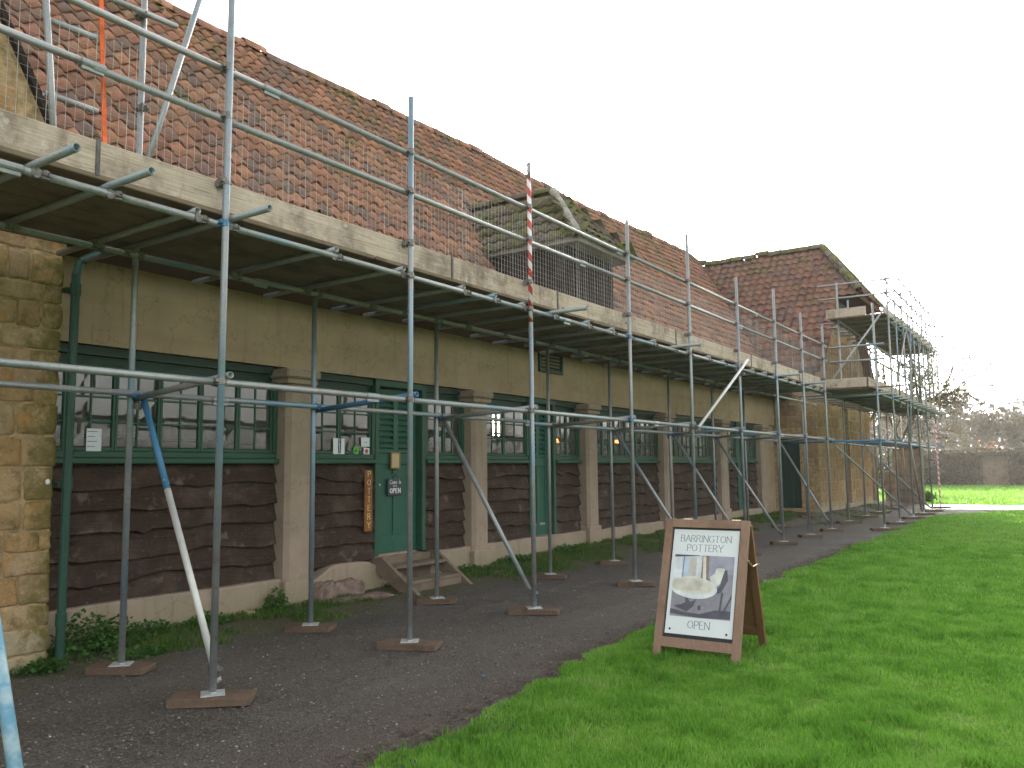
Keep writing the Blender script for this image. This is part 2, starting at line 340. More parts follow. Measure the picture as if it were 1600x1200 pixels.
def mat_leafy(name, stops, trans=0.35, pscale=1.3, rough=0.6):
    k = NT(name); r = k.island(); p = k.pos(); f = k.ramp(k.noise(p, pscale, 6, 0.65), [(0.28, 0.0), (0.72, 1.0)])
    v = k.math('ADD', k.math('MULTIPLY', r, 0.42), k.math('MULTIPLY', f, 0.58))
    c = k.ramp(v, stops)
    k.fin(c, rough, 0, 0.25)
    tl = k.n('ShaderNodeBsdfTranslucent'); k.link(c, tl.inputs[0])
    mx = k.n('ShaderNodeMixShader'); mx.inputs[0].default_value = trans
    k.link(k.b.outputs[0], mx.inputs[1]); k.link(tl.outputs[0], mx.inputs[2]); k.link(mx.outputs[0], k.out.inputs[0])
    M[name] = k.m
mat_leafy('grass_blade', [(0.12, (0.062, 0.175, 0.016)), (0.34, (0.112, 0.285, 0.026)), (0.56, (0.165, 0.365, 0.040)), (0.78, (0.24, 0.42, 0.075)), (0.94, (0.38, 0.42, 0.19))], 0.40, 2.3)
mat_leafy('verge_leaf', [(0.2, (0.04, 0.085, 0.012)), (0.5, (0.075, 0.15, 0.022)), (0.75, (0.12, 0.16, 0.035)), (0.95, (0.17, 0.14, 0.06))])
mat_leafy('tuft_blade', [(0.15, (0.06, 0.17, 0.016)), (0.5, (0.10, 0.25, 0.024)), (0.9, (0.16, 0.32, 0.04))], 0.4, 2.0)
mat_leafy('weed_leaf', [(0.2, (0.035, 0.095, 0.016)), (0.6, (0.07, 0.17, 0.03)), (0.95, (0.12, 0.21, 0.05))])
mat_leafy('hedge_leaf', [(0.2, (0.030, 0.034, 0.012)), (0.5, (0.058, 0.056, 0.024)), (0.8, (0.085, 0.068, 0.036)), (0.95, (0.12, 0.08, 0.04))], 0.25, 0.4)
mat_leafy('autumn_leaf', [(0.2, (0.20, 0.07, 0.02)), (0.6, (0.36, 0.14, 0.04)), (0.9, (0.42, 0.24, 0.08))])
mat_leafy('tree_leaf', [(0.2, (0.12, 0.10, 0.03)), (0.6, (0.22, 0.17, 0.05)), (0.9, (0.34, 0.25, 0.08))])
mat_leafy('twig', [(0.2, (0.058, 0.052, 0.036)), (0.6, (0.088, 0.078, 0.056)), (0.9, (0.12, 0.098, 0.068))], 0.0, 0.5, 0.9)
plain('bark', (0.085, 0.068, 0.052), 0.95, 0, 0.1, 0.4, 6)
def mat_pebble():
    k = NT('pebble'); c = k.ramp(k.island(), [(0, (0.05, 0.042, 0.038)), (0.5, (0.085, 0.076, 0.066)), (0.9, (0.15, 0.137, 0.12)), (0.985, (0.24, 0.22, 0.195)), (1, (0.5, 0.48, 0.44))])
    M['pebble'] = k.fin(c, 0.75, 0, 0.3)
mat_pebble()
def mat_lamp(name, col, s):
    k = NT(name); k.b.inputs['Emission Color'].default_value = (*col, 1); k.b.inputs['Emission Strength'].default_value = s
    M[name] = k.fin(col, 0.5)
mat_lamp('lamp_glow', (1.0, 0.16, 0.035), 3.0)

# ------------------------------------------------------------------ mesh helpers
class MB:
    def __init__(s): s.v = []; s.f = []; s.mi = []
    def add(s, vs_, fs, mi=0):
        o = len(s.v); s.v += [tuple(v) for v in vs_]; s.f += [tuple(i+o for i in f) for f in fs]; s.mi += [mi]*len(fs); return s
    def box(s, x0, x1, y0, y1, z0, z1, mi=0):
        x0, x1 = sorted((x0, x1)); y0, y1 = sorted((y0, y1)); z0, z1 = sorted((z0, z1))
        return s.add([(x0, y0, z0), (x1, y0, z0), (x1, y1, z0), (x0, y1, z0), (x0, y0, z1), (x1, y0, z1), (x1, y1, z1), (x0, y1, z1)],
                     [(3, 2, 1, 0), (4, 5, 6, 7), (0, 1, 5, 4), (1, 2, 6, 5), (2, 3, 7, 6), (3, 0, 4, 7)], mi)
    def bbox(s, x0, x1, y0, y1, z0, z1, b=0.006, mi=0):  # box with chamfered edges
        x0, x1 = sorted((x0, x1)); y0, y1 = sorted((y0, y1)); z0, z1 = sorted((z0, z1))
        b = min(b, (x1-x0)*.45, (y1-y0)*.45, (z1-z0)*.45)
        V = []; idx = {}
        for i, X in enumerate((x0, x1)):
            for j, Y in enumerate((y0, y1)):
                for k, Z in enumerate((z0, z1)):
                    sx = b if i == 0 else -b; sy = b if j == 0 else -b; sz = b if k == 0 else -b
                    idx[i, j, k, 0] = len(V); V.append((X, Y+sy, Z+sz))
                    idx[i, j, k, 1] = len(V); V.append((X+sx, Y, Z+sz))
                    idx[i, j, k, 2] = len(V); V.append((X+sx, Y+sy, Z))
        F = []
        def q(*ks): F.append(tuple(idx[k] for k in ks))
        for i in (0, 1):
            a = [(i, 0, 0, 0), (i, 1, 0, 0), (i, 1, 1, 0), (i, 0, 1, 0)]; q(*(a if i else a[::-1]))
            a = [(0, i, 0, 1), (1, i, 0, 1), (1, i, 1, 1), (0, i, 1, 1)]; q(*(a if not i else a[::-1]))
            a = [(0, 0, i, 2), (1, 0, i, 2), (1, 1, i, 2), (0, 1, i, 2)]; q(*(a if i else a[::-1]))
        for i in (0, 1):
            for j in (0, 1):
                a = [(0, i, j, 1), (1, i, j, 1), (1, i, j, 2), (0, i, j, 2)]; q(*a)
                a = [(i, 0, j, 0), (i, 1, j, 0), (i, 1, j, 2), (i, 0, j, 2)]; q(*a)
                a = [(i, j, 0, 0), (i, j, 1, 0), (i, j, 1, 1), (i, j, 0, 1)]; q(*a)
                for k in (0, 1): q((i, j, k, 0), (i, j, k, 1), (i, j, k, 2))
        return s.add(V, F, mi)
    def tube(s, p, q, r, n=12, r2=None, hollow=False, caps=True, mi=0):
        p = Vector(p); q = Vector(q); d = (q-p).normalized(); r2 = r if r2 is None else r2
        a = d.orthogonal().normalized() if abs(d.z) < 0.99 else Vector((1, 0, 0)); a = (a-d*a.dot(d)).normalized(); b = d.cross(a)
        V = []; F = []
        cs = [(math.cos(2*math.pi*i/n), math.sin(2*math.pi*i/n)) for i in range(n)]
        for c, sn in cs: V.append(p+(a*c+b*sn)*r)
        for c, sn in cs: V.append(q+(a*c+b*sn)*r2)
        for i in range(n): j = (i+1) % n; F.append((i, j, n+j, n+i))
        if hollow:
            e = 0.05
            for c, sn in cs: V.append(p+(a*c+b*sn)*r*.83)
            for c, sn in cs: V.append(q+(a*c+b*sn)*r2*.83)
            for c, sn in cs: V.append(p+d*e+(a*c+b*sn)*r*.83)
            for c, sn in cs: V.append(q-d*e+(a*c+b*sn)*r2*.83)
            for i in range(n):
                j = (i+1) % n
                F += [(j, i, 2*n+i, 2*n+j), (n+i, n+j, 3*n+j, 3*n+i), (2*n+j, 2*n+i, 4*n+i, 4*n+j), (3*n+i, 3*n+j, 5*n+j, 5*n+i)]
            F += [tuple(4*n+i for i in range(n))[::-1], tuple(5*n+i for i in range(n))]
        elif caps: F += [tuple(range(n))[::-1], tuple(n+i for i in range(n))]
        return s.add(V, F, mi)
    def prism(s, poly, axis, a, b, mi=0):
        """poly of (u, v) extruded along axis ('x': (y,z), 'y': (x,z), 'z': (x,y))"""
        def P(u, v, t): return {'x': (t, u, v), 'y': (u, t, v), 'z': (u, v, t)}[axis]
        n = len(poly); V = [P(u, v, a) for u, v in poly]+[P(u, v, b) for u, v in poly]
        F = [tuple(range(n))[::-1], tuple(range(n, 2*n))]+[(i, (i+1) % n, n+(i+1) % n, n+i) for i in range(n)]
        return s.add(V, F, mi)
    def build(s, name, mat, parent=None, smooth=False, **tags):
        me = bpy.data.meshes.new(name); me.from_pydata(s.v, [], s.f)
        mats = mat if isinstance(mat, (list, tuple)) else [mat]
        for mm in mats: me.materials.append(M[mm] if isinstance(mm, str) else mm)
        if len(mats) > 1: me.polygons.foreach_set('material_index', s.mi)
        if smooth: me.shade_smooth()
        me.update()
        return link(name, me, parent, **tags)
def link(name, me, parent=None, **tags):
    o = bpy.data.objects.new(name, me); COL.objects.link(o)
    if parent is not None: o.parent = parent
    for k, v in tags.items(): o[k] = v
    return o
def np_mesh(name, V, F, mat, parent=None, smooth=False, **tags):
    """V (n,3) float, F (m,k) int"""
    me = bpy.data.meshes.new(name); V = np.ascontiguousarray(V, np.float32); F = np.ascontiguousarray(F, np.int32)
    m, k = F.shape
    me.vertices.add(len(V)); me.vertices.foreach_set('co', V.ravel())
    me.loops.add(m*k); me.loops.foreach_set('vertex_index', F.ravel())
    me.polygons.add(m); me.polygons.foreach_set('loop_start', np.arange(0, m*k, k, dtype=np.int32))
    me.update(calc_edges=True); me.materials.append(M[mat])
    if smooth: me.shade_smooth()
    return link(name, me, parent, **tags)
def thing(name, label, cat, loc=(0, 0, 0), group=None, rz=0):
    o = bpy.data.objects.new(name, None); COL.objects.link(o); o.location = loc; o.rotation_euler[2] = rz
    o['label'] = label; o['category'] = cat
    if group: o['group'] = group
    return o
def part(name, parent):
    o = bpy.data.objects.new(name, None); COL.objects.link(o); o.parent = parent; return o
def vnoise(x, y, seed=0):
    x = np.asarray(x, float); y = np.asarray(y, float)
    xi = np.floor(x).astype(int); yi = np.floor(y).astype(int); fx = x-xi; fy = y-yi
    fx = fx*fx*(3-2*fx); fy = fy*fy*(3-2*fy)
    def h(a, b):
        n = (a*374761393+b*668265263+seed*982451653) & 0x7fffffff
        n = (n ^ (n >> 13))*1274126177 & 0x7fffffff
        return ((n ^ (n >> 16)) & 0xffff)/65535.0
    return (h(xi, yi)*(1-fx)+h(xi+1, yi)*fx)*(1-fy)+(h(xi, yi+1)*(1-fx)+h(xi+1, yi+1)*fx)*fy
def fbm(x, y, seed=0, o=4):
    r = 0; a = 0.5
    for i in range(o): r = r+a*vnoise(np.asarray(x)*2**i, np.asarray(y)*2**i, seed+i); a *= .5
    return r/(1-.5**o)

# ------------------------------------------------------------------ ground
def path_edge(X):  # lawn side of the path
    X = np.asarray(X, float)
    return np.interp(X, [-20, 0, 3.2, 7, 11, 18, 21.5, 27, 30.5, 33, 60], [2.85, 2.95, 3.02, 3.42, 3.42, 3.55, 3.68, 3.55, 1.9, -1.0, -30])+0.16*(fbm(X*1.7, X*0, 5)-.5)+0.12*(fbm(X*6, X*0, 9)-.5)
def verge(X, Y):  # the ground rises a little against the walls
    X = np.asarray(X, float); Y = np.asarray(Y, float)
    top = np.interp(X, [0, 6, 9.5, 13, 24, 32], [0.0, 0.03, 0.09, 0.17, 0.17, 0.14]); foot = np.interp(X, [20, 24, 32], [6.1, 5.2, 4.9]); wy = np.interp(X, [20, 24, 32], [7.3, 6.1, 6.0])
    t = np.clip((Y-foot)/(wy-foot), 0, 1); return top*t*t*(3-2*t)
def grid_mesh(name, xs, ys, zf, mat, **tags):
    gx, gy = np.meshgrid(xs, ys, indexing='ij'); gz = zf(gx, gy)
    V = np.stack([gx, gy, gz], -1).reshape(-1, 3); nx, ny = len(xs), len(ys)
    i = np.arange(nx-1)[:, None]*ny+np.arange(ny-1)[None]; F = np.stack([i, i+ny, i+ny+1, i+1], -1).reshape(-1, 4)
    return np_mesh(name, V, F, mat, smooth=True, **tags)
g = MB().add([(-400, -400, -0.03), (700, -400, -0.03), (700, 400, -0.03), (-400, 400, -0.03)], [(0, 1, 2, 3)])
g.build('ground', 'soil', kind='structure')
grid_mesh('path', np.linspace(-6, 34, 240), np.linspace(1.0, 7.6, 70), lambda x, y: verge(x, y)+0.012*(fbm(x*1.5, y*1.5, 3)-.5), 'path_gravel', kind='structure')
# crossing path beyond the lawn, wet
cp = MB(); xs0, xs1 = 31.2, 34.6
ys = np.linspace(-40, 6.5, 60)
e0 = 31.0+0.25*(fbm(ys*.6, ys*0, 2)-.5)+np.clip(-ys, 0, 40)*0.02; e1 = e0+3.6
cp.add([(a, y, 0.012) for a, y in zip(e0, ys)]+[(a, y, 0.012) for a, y in zip(e1, ys)], [(i, 60+i, 61+i, i+1) for i in range(59)])
cp.build('crossing_path', 'wet_path', kind='structure')

# lawn: soil sheet + blades
xs = np.concatenate([np.linspace(-6, 30.7, 190)]); nV = 24
lv = []; 
for x in xs:
    e = float(path_edge(x))
    for t in np.linspace(0, 1, nV): lv.append((x, -14+(e+14)*t, 0))
lv = np.array(lv); lv[:, 2] = 0.012+0.03*fbm(lv[:, 0]*1.3, lv[:, 1]*1.3, 21)
lv[nV-1::nV, 2] = -0.02
i = np.arange(len(xs)-1)[:, None]*nV+np.arange(nV-1)[None]; F = np.stack([i, i+nV, i+nV+1, i+1], -1).reshape(-1, 4)
np_mesh('lawn', lv, F, 'soil', smooth=True, kind='structure')

def blades(X, Y, Z, h, wd, lean=0.45, seg=2):
    n = len(X); az = rng.uniform(0, 2*np.pi, n); la = rng.uniform(0, 2*np.pi, n); ln = rng.uniform(.05, lean, n)*h
    sx, sy = np.cos(az)*wd/2, np.sin(az)*wd/2; lx, ly = np.cos(la)*ln, np.sin(la)*ln
    P = lambda dx, dy, z: np.stack([X+dx, Y+dy, Z+z], -1)
    zz = np.zeros(n)
    if seg == 2:
        V = np.stack([P(-sx, -sy, zz-.005), P(sx, sy, zz-.005), P(.35*lx+sx*.8, .35*ly+sy*.8, .6*h), P(.35*lx-sx*.8, .35*ly-sy*.8, .6*h), P(lx, ly, h*.98)], 1)
        b = np.arange(n)[:, None]*5
        F = np.concatenate([b+np.array([[0, 1, 2]]), b+np.array([[0, 2, 3]]), b+np.array([[3, 2, 4]])], 0)
    else:
        V = np.stack([P(-sx, -sy, zz-.005), P(sx, sy, zz-.005), P(lx, ly, h)], 1); b = np.arange(n)[:, None]*3; F = b+np.array([[0, 1, 2]])
    return V.reshape(-1, 3), F
def lawn_patch(x0, x1, y0, dens, h, wd, seg):
    n = int((x1-x0)*(3.9-y0)*dens); X = rng.uniform(x0, x1, n); Y = rng.uniform(y0, 3.9, n)
    e = path_edge(X); cl = fbm(X*3.1, Y*3.1, 31, 3); ok = (Y < e-.03+0.16*(cl-.5)) & (rng.uniform(0, 1, n) < .45+1.1*cl)
    ok &= ~((X > 30.7))
    X, Y, cl = X[ok], Y[ok], cl[ok]
    big = fbm(X*.9, Y*.9, 77, 2)
    tuft = np.clip((fbm(X*5.5, Y*5.5, 91, 2)-.5)*3.2, 0, 1)
    hh = h*(.28+1.1*cl*cl+.4*big+.75*tuft)*rng.uniform(.55, 1.25, len(X))
    hh *= np.clip(.45+(path_edge(X)-Y)*2.2, .45, 1)
    Z = 0.012+0.03*fbm(X*1.3, Y*1.3, 21)-.004
    return blades(X, Y, Z, hh, wd*rng.uniform(.7, 1.3, len(X)), 0.9, seg)
Vs, Fs, off = [], [], 0
for a in ((2.4, 6.2, -0.8, 10500, .047, .0052, 2), (6.2, 10, -1.2, 6000, .048, .007, 2), (10, 17, -2.5, 2100, .050, .011, 2), (17, 30.8, -5, 560, .050, .021, 1), (-3, 2.4, -4, 250, .05, .012, 1)):
    V, F = lawn_patch(*a); Vs.append(V); Fs.append(F+off); off += len(V)
np_mesh('grass', np.concatenate(Vs), np.concatenate(Fs), 'grass_blade', kind='stuff', label='short green lawn grass beside the path', category='grass')
Vs, Fs, off = [], [], 0
for _ in range(420):
    cx = 2.6+rng.uniform(0, 1)**1.3*14; cy = rng.uniform(-.8, float(path_edge(cx))-.06); n = int(rng.uniform(30, 75)); rr = rng.uniform(.03, .09)
    V, F = blades(cx+rng.normal(0, rr, n), cy+rng.normal(0, rr, n), np.full(n, .02), rng.uniform(.03, .07, n), np.full(n, .005+.0004*cx), .8, 2); Vs.append(V); Fs.append(F+off); off += len(V)
np_mesh('grass_tufts', np.concatenate(Vs), np.concatenate(Fs), 'tuft_blade', kind='stuff', label='darker longer tufts of grass dotted over the lawn', category='grass')
# far lawn blades (sunlit)
n = 60000; X = 34.9+rng.uniform(0, 1, n)**1.3*33; Y = rng.uniform(-14, 26, n)
V, F = blades(X, Y, np.full(n, -.03), .10*rng.uniform(.5, 1.3, n), np.full(n, .05), .9, 1)
np_mesh('far_grass', V, F, 'grass_blade', kind='stuff', label='sunlit far lawn grass in front of the hedge', category='grass')

# pebbles on the path
def pebbles(n, x0, x1, y0, y1, s0, s1):
    X = x0+(x1-x0)*rng.uniform(0, 1, n)**1.4; Y = rng.uniform(y0, y1, n); ok = (Y > path_edge(X)+.05); X, Y = X[ok], Y[ok]; n = len(X)
    s = s0+(s1-s0)*rng.uniform(0, 1, n)**4; Z = verge(X, Y)+.004
    O = np.array([[1, 0, 0], [0, 1, 0], [-1, 0, 0], [0, -1, 0], [0, 0, .7]]); a = rng.uniform(0, 6.28, n); st = rng.uniform(.6, 1.4, n)
    jit = rng.uniform(.7, 1.3, (n, 5, 1))
    L = O[None]*jit*s[:, None, None]; L[:, :, 0] *= st[:, None]
    ca, sa = np.cos(a)[:, None], np.sin(a)[:, None]
    V = np.stack([X[:, None]+L[..., 0]*ca-L[..., 1]*sa, Y[:, None]+L[..., 0]*sa+L[..., 1]*ca, Z[:, None]+L[..., 2]], -1).reshape(-1, 3)
    b = np.arange(n)[:, None]*5; F = np.concatenate([b+np.array([[i, (i+1) % 4, 4]]) for i in range(4)], 0)
    return V, F
V, F = pebbles(60000, 2, 12, 3.0, 7.2, .0022, .012)
np_mesh('gravel', V, F, 'pebble', kind='stuff', label='loose grey gravel scattered over the dark path', category='gravel')

# moss and grass on the verge at the foot of the wall
def vg():
    Vs, Fs, off = [], [], 0
    n = 60000; X = rng.uniform(2.4, 24.2, n); Y = 6.2+rng.uniform(0, 1, n)**.7*1.05
    den = fbm(X*1.5, Y*2.2, 41, 3)
    strip = np.interp(X, [2.4, 4.2, 6.4, 8.6, 9.4, 14, 18, 24], [.46, .42, .45, .54, .30, .34, .40, .38])
    ok = den > strip+.22*(7.15-Y)
    X, Y = X[ok], Y[ok]
    V, F = blades(X, Y, verge(X, Y), rng.uniform(.02, .07, len(X)), np.full(len(X), .009), .9, 2); Vs.append(V); Fs.append(F); off += len(V)
    n = 5000; X = rng.uniform(22, 31, n); Y = rng.uniform(5.0, 6.05, n); den = fbm(X*1.2, Y*2, 43, 3); ok = den > .48; X, Y = X[ok], Y[ok]
    V, F = blades(X, Y, verge(X, Y), rng.uniform(.02, .06, len(X)), np.full(len(X), .015), .9, 1)
    Vs.append(V); Fs.append(F+off)
    return np.concatenate(Vs), np.concatenate(Fs)
V, F = vg(); np_mesh('verge_grass', V, F, 'verge_leaf', kind='stuff', label='mossy grass growing along the foot of the building', category='grass')

# ------------------------------------------------------------------ main building
B = thing('pottery_building', 'long low building with red pantile roof, green windows and dark waney boarding', 'building', (3.4, 7.3, 0))
BI = Matrix.Translation((-3.4, -7.3, 0))
def own(o):      # keep world coordinates although the parent sits elsewhere
    o.matrix_parent_inverse = Matrix.Translation(-o.parent.location) if o.parent.parent is None else Matrix.Identity(4)
    return o
_build = MB.build
def build(s, name, mat, parent=None, smooth=False, **tags):
    o = _build(s, name, mat, parent, smooth, **tags)
    if parent is not None and parent.parent is None: o.matrix_parent_inverse = parent_inv(parent)
    return o
def parent_inv(p):
    return (Matrix.Translation(p.location) @ p.rotation_euler.to_matrix().to_4x4()).inverted()
MB.build = build
def part(name, parent):
    o = bpy.data.objects.new(name, None); COL.objects.link(o); o.parent = parent
    if parent.parent is None: o.matrix_parent_inverse = parent_inv(parent)
    return o

WY = 7.34                                     # rendered wall face
X0, X1 = 3.42, 24.4                           # facade from stone wing to far wing
MB().box(X0, X1, WY-.03, WY+.28, 2.66, 3.75).build('wall', 'render_wall', B)
PIL = [(6.13, 6.5), (9.53, 9.90), (12.9, 13.28), (16.25, 16.65), (19.62, 20.05), (22.72, 23.2)]
for a, b in PIL:
    zb = float(verge(a, 7.2))-.06; c = .05
    poly = [(a, WY+.2), (a, 7.17+c), (a+c, 7.17), (b-c, 7.17), (b, 7.17+c), (b, WY+.2)]
    m = MB(); m.prism(poly, 'z', zb, 2.46)
    m.bbox(a-.025, b+.025, 7.145, WY+.2, zb, zb+.30+.1*rnd.random(), .012)
    pl = m.build('pillar', 'concrete', B)
    m = MB(); m.bbox(a-.035, b+.035, 7.135, WY+.1, 2.463, 2.525, .01); m.bbox(a-.06, b+.06, 7.11, WY+.1, 2.528, 2.632, .02)
    m.build('capital', 'concrete', pl)

BAYS = [(X0+.1, 6.13), (6.5, 9.53), (9.90, 12.9), (13.28, 16.25), (16.65, 19.62), (20.05, 22.72)]
DOORS = {1: (7.68, 8.66), 2: (11.24, 12.06), 5: (21.15, 21.95)}
FRONT = 7.345
waney_id = [0]
def waney(x0, x1, z0, z1, parent):
    zb = z1; k = 0
    n = 5 if z1-z0 < 1.15 else 6
    hts = [1+.35*(rnd.random()-.5) for _ in range(n)]; t = sum(hts); tops = z1+.02
    zs = [z1]
    for h in hts: zs.append(zs[-1]-h*(z1-z0)/t)
    L = x1-x0; N = max(10, int(L*14))
    for k in range(n):
        sd_ = waney_id[0]; waney_id[0] += 1
        u = np.linspace(x0, x1, N); wav = .055*(fbm(u*1.7, u*0+k, sd_, 2)-.5)*2+.020*(fbm(u*6, u*0, sd_+50, 2)-.5)*2
        # a few scalloped dips where knots were
        for _ in range(int(rnd.random()*2.2)):
            c = rnd.uniform(x0, x1); wav = wav-rnd.uniform(.015, .05)*np.exp(-((u-c)/rnd.uniform(.04, .12))**2)
        if k == n-1: wav = wav*.2
        tilt = rnd.uniform(-.018, .018)*(u-(x0+x1)/2)
        top = np.full(N, min(zs[k]+.07, z1)); bot = zs[k+1]+wav+tilt; bot = np.minimum(bot, top-.04)
        y0 = 7.398; yb = 7.334-.012*rnd.random()+.010*(fbm(u*3, u*0, sd_+9, 2)-.5)
        V = []; F = []
        for i in range(N):
            mid = (top[i]+bot[i])/2
            V += [(u[i], y0-.002, top[i]), (u[i], (y0+yb[i])/2-.004*(fbm(u[i]*4, 0, sd_+3, 2)-.5), mid), (u[i], yb[i], bot[i]+.008), (u[i], yb[i]+.012, bot[i]), (u[i], y0+.015, bot[i]+.012)]
        for i in range(N-1):
            a = i*5; b = a+5
            for j in range(4): F.append((a+j, a+j+1, b+j+1, b+j))
        F += [(0, 1, 2, 3, 4)[::-1], tuple((N-1)*5+j for j in range(5))]
        MB().add(V, F).build('board', 'waney_board', parent)

def window(x0, x1, groups, z0=1.58, z1=2.655, paper=()):
    wy = 7.37
    m = MB()
    m.bbox(x0, x1, wy-.075, wy+.03, z0, z0+.055, .01)             # sill
    m.bbox(x0, x1, wy-.02, wy+.05, z0+.057, z0+.115, .006)
    m.bbox(x0, x1, wy-.045, wy+.04, 2.452, 2.478, .006)            # head bead
    m.bbox(x0, x0+.05, wy-.03, wy+.04, z0+.117, 2.45, .006); m.bbox(x1-.05, x1, wy-.03, wy+.04, z0+.117, 2.45, .006)
    wd = m.build('window', 'green_paint', B)
    m = MB(); m.bbox(x0, x1, wy+.045, wy+.10, 2.45, z1-.001, .004); m.bbox(x0, x1, wy+.0, wy+.044, 2.57, z1-.002, .004); m.build('head', 'green_dark', wd)
    zz0, zz1 = z0+.118, 2.449
    xa, xb = x0+.051, x1-.051
    tot = sum(groups); u = (xb-xa)/tot; x = xa
    rows = 3; st = .026
    for gcols in groups:
        c0, c1 = x+.0015, x+gcols*u-.0015; x += gcols*u
        m = MB()
        m.bbox(c0, c0+st, wy-.008, wy+.03, zz0, zz1, .004); m.bbox(c1-st, c1, wy-.008, wy+.03, zz0, zz1, .004)
        m.bbox(c0+st, c1-st, wy-.006, wy+.028, zz0, zz0+.035, .004); m.bbox(c0+st, c1-st, wy-.006, wy+.028, zz1-.03, zz1, .004)
        px0, px1 = c0+st, c1-st; pz0, pz1 = zz0+.035, zz1-.03
        for c in range(1, gcols): xc = px0+(px1-px0)*c/gcols; m.bbox(xc-.009, xc+.009, wy, wy+.022, pz0, pz1, .003)
        for r in range(1, rows): zc = pz0+(pz1-pz0)*r/rows; m.bbox(px0, px1, wy+.001, wy+.021, zc-.009, zc+.009, .003)
        m.build('casement', 'green_paint', wd)
        for c in range(gcols):
            for r in range(rows):
                a = px0+(px1-px0)*c/gcols+.008; b = px0+(px1-px0)*(c+1)/gcols-.008; e = pz0+(pz1-pz0)*r/rows+.008; f = pz0+(pz1-pz0)*(r+1)/rows-.008
                j = lambda: rnd.uniform(-.0014, .0014)
                MB().add([(a, wy+.012+j(), e), (b, wy+.012+j(), e), (b, wy+.012+j(), f), (a, wy+.012+j(), f)], [(0, 1, 2, 3)]).build('pane', 'window_glass', wd)
    return wd

def louvre(x0, x1, z0, z1, y, n, parent, mat='green_door', depth=.035):
    for i in range(n):
        z = z0+(z1-z0)*(i+.5)/n; h = (z1-z0)/n*.62
        MB().prism([(y+.004, z-h/2), (y-.010, z-h/2), (y+depth-.01, z+h/2), (y+depth+.004, z+h/2)], 'x', x0, x1).build('slat', mat, parent)

def door(x0, x1, zb, zt, boards=True):
    y = 7.44
    m = MB()
    m.bbox(x0, x0+.075, 7.33, y+.06, zb-.0, zt, .008); m.bbox(x1-.075, x1, 7.33, y+.06, zb, zt, .008)
    m.bbox(x0+.075, x1-.075, 7.33, y+.06, zt-.09, zt, .008)
    d = m.build('door', 'green_paint', B)
    a, b = x0+.08, x1-.08; mid = (a+b)/2; zl = zb+(zt-zb)*.60
    m = MB(); m.box(a, b, y+.012, y+.05, zb+.01, zl)                              # lower panels back
    m.box(a, b, y+.04, y+.06, zl, zt-.095)
    for xx in ((a, a+.10), (b-.10, b), (mid-.045, mid+.045)): m.bbox(xx[0], xx[1], y-.006, y+.036, zb+.01, zt-.10, .006)
    for zz in ((zb+.012, zb+.24), (zl-.19, zl-.05), (zt-.20, zt-.102), (zl-.045, zl+.01)): m.bbox(a+.002, b-.002, y-.004, y+.034, zz[0], zz[1], .006)
    m.build('leaf', 'green_door', d)
    for c0, c1 in ((a+.10, mid-.045), (mid+.045, b-.10)): louvre(c0, c1, zl+.015, zt-.205, y, 9, d, 'green_door', .03)
    m = MB(); m.tube((a+.05, y-.03, zb+.98), (a+.05, y-.005, zb+.98), .012, 8); m.bbox(a+.033, a+.067, y-.012, y-.005, zb+.90, zb+1.04, .003); m.build('handle', 'brass' if x0 > 9 else 'black_trim', d)
    return d

PLZ = .33
for i, (a, b) in enumerate(BAYS):
    bd = part('boarding', B)
    segs = [(a, b)]
    if i in DOORS: d0, d1 = DOORS[i]; segs = [(a, d0), (d1, b)]
    pz = [.335, .40, .40, .38, .36, .36][i]
    for (c, d) in segs:
        waney(c+.002, d-.002, pz-.02, 1.575, bd)
        n2 = max(2, int(round((d-c-.1)/.26))); gr = [2]*(n2//2)+([1] if n2 % 2 else [])
        if i == 0: gr = [1, 2, 2, 2, 2, 2]
        elif len(segs) == 2: gr = [2, 2]
        else: gr = [2]*6
        window(c+.003, d-.003, gr)
    # plinth with a slightly uneven top
    N = 26; u = np.linspace(a, b, N); top = pz+.014*(fbm(u*2.5, u*0, 60+i, 3)-.5)*2; V = []; F = []
    if i == 1: top = top-.14*np.exp(-((u-6.62)/.16)**2)-.05*np.exp(-((u-7.6)/.1)**2)
    yy = 7.235+.018*(fbm(u*1.4, u*0, 70+i, 3)-.5)
    for q in range(N): V += [(u[q], yy[q]-.012, -.1), (u[q], yy[q], top[q]-.02), (u[q], yy[q]+.02, top[q]), (u[q], 7.6, top[q])]
    for q in range(N-1):
        for j in range(3): F.append((q*4+j, q*4+j+1, q*4+5+j, q*4+4+j)[::-1])
    F += [(0, 1, 2, 3), tuple((N-1)*4+j for j in (3, 2, 1, 0))]
    MB().add(V, F).build('plinth', 'concrete', B)
    # lintel strip hidden behind the window heads
for i, (a, b) in enumerate(BAYS):
    for c, d in ([(a, b)] if i not in DOORS else [(a, DOORS[i][0]), (DOORS[i][1], b)]): MB().box(c, d, 7.42, 7.60, .2, 1.69).build('backing', 'dark_void', B)
for i, (d0, d1) in DOORS.items(): MB().box(d0, d1, 7.45, 7.62, .2, .60).build('threshold', 'concrete', B)
for i, (d0, d1) in DOORS.items(): door(d0, d1, .42 if i == 1 else (.32 if i == 2 else .36), 2.655)
MB().box(23.2, X1, 7.36, 7.62, -.1, 2.66).build('end_panel', 'render_wall', B)
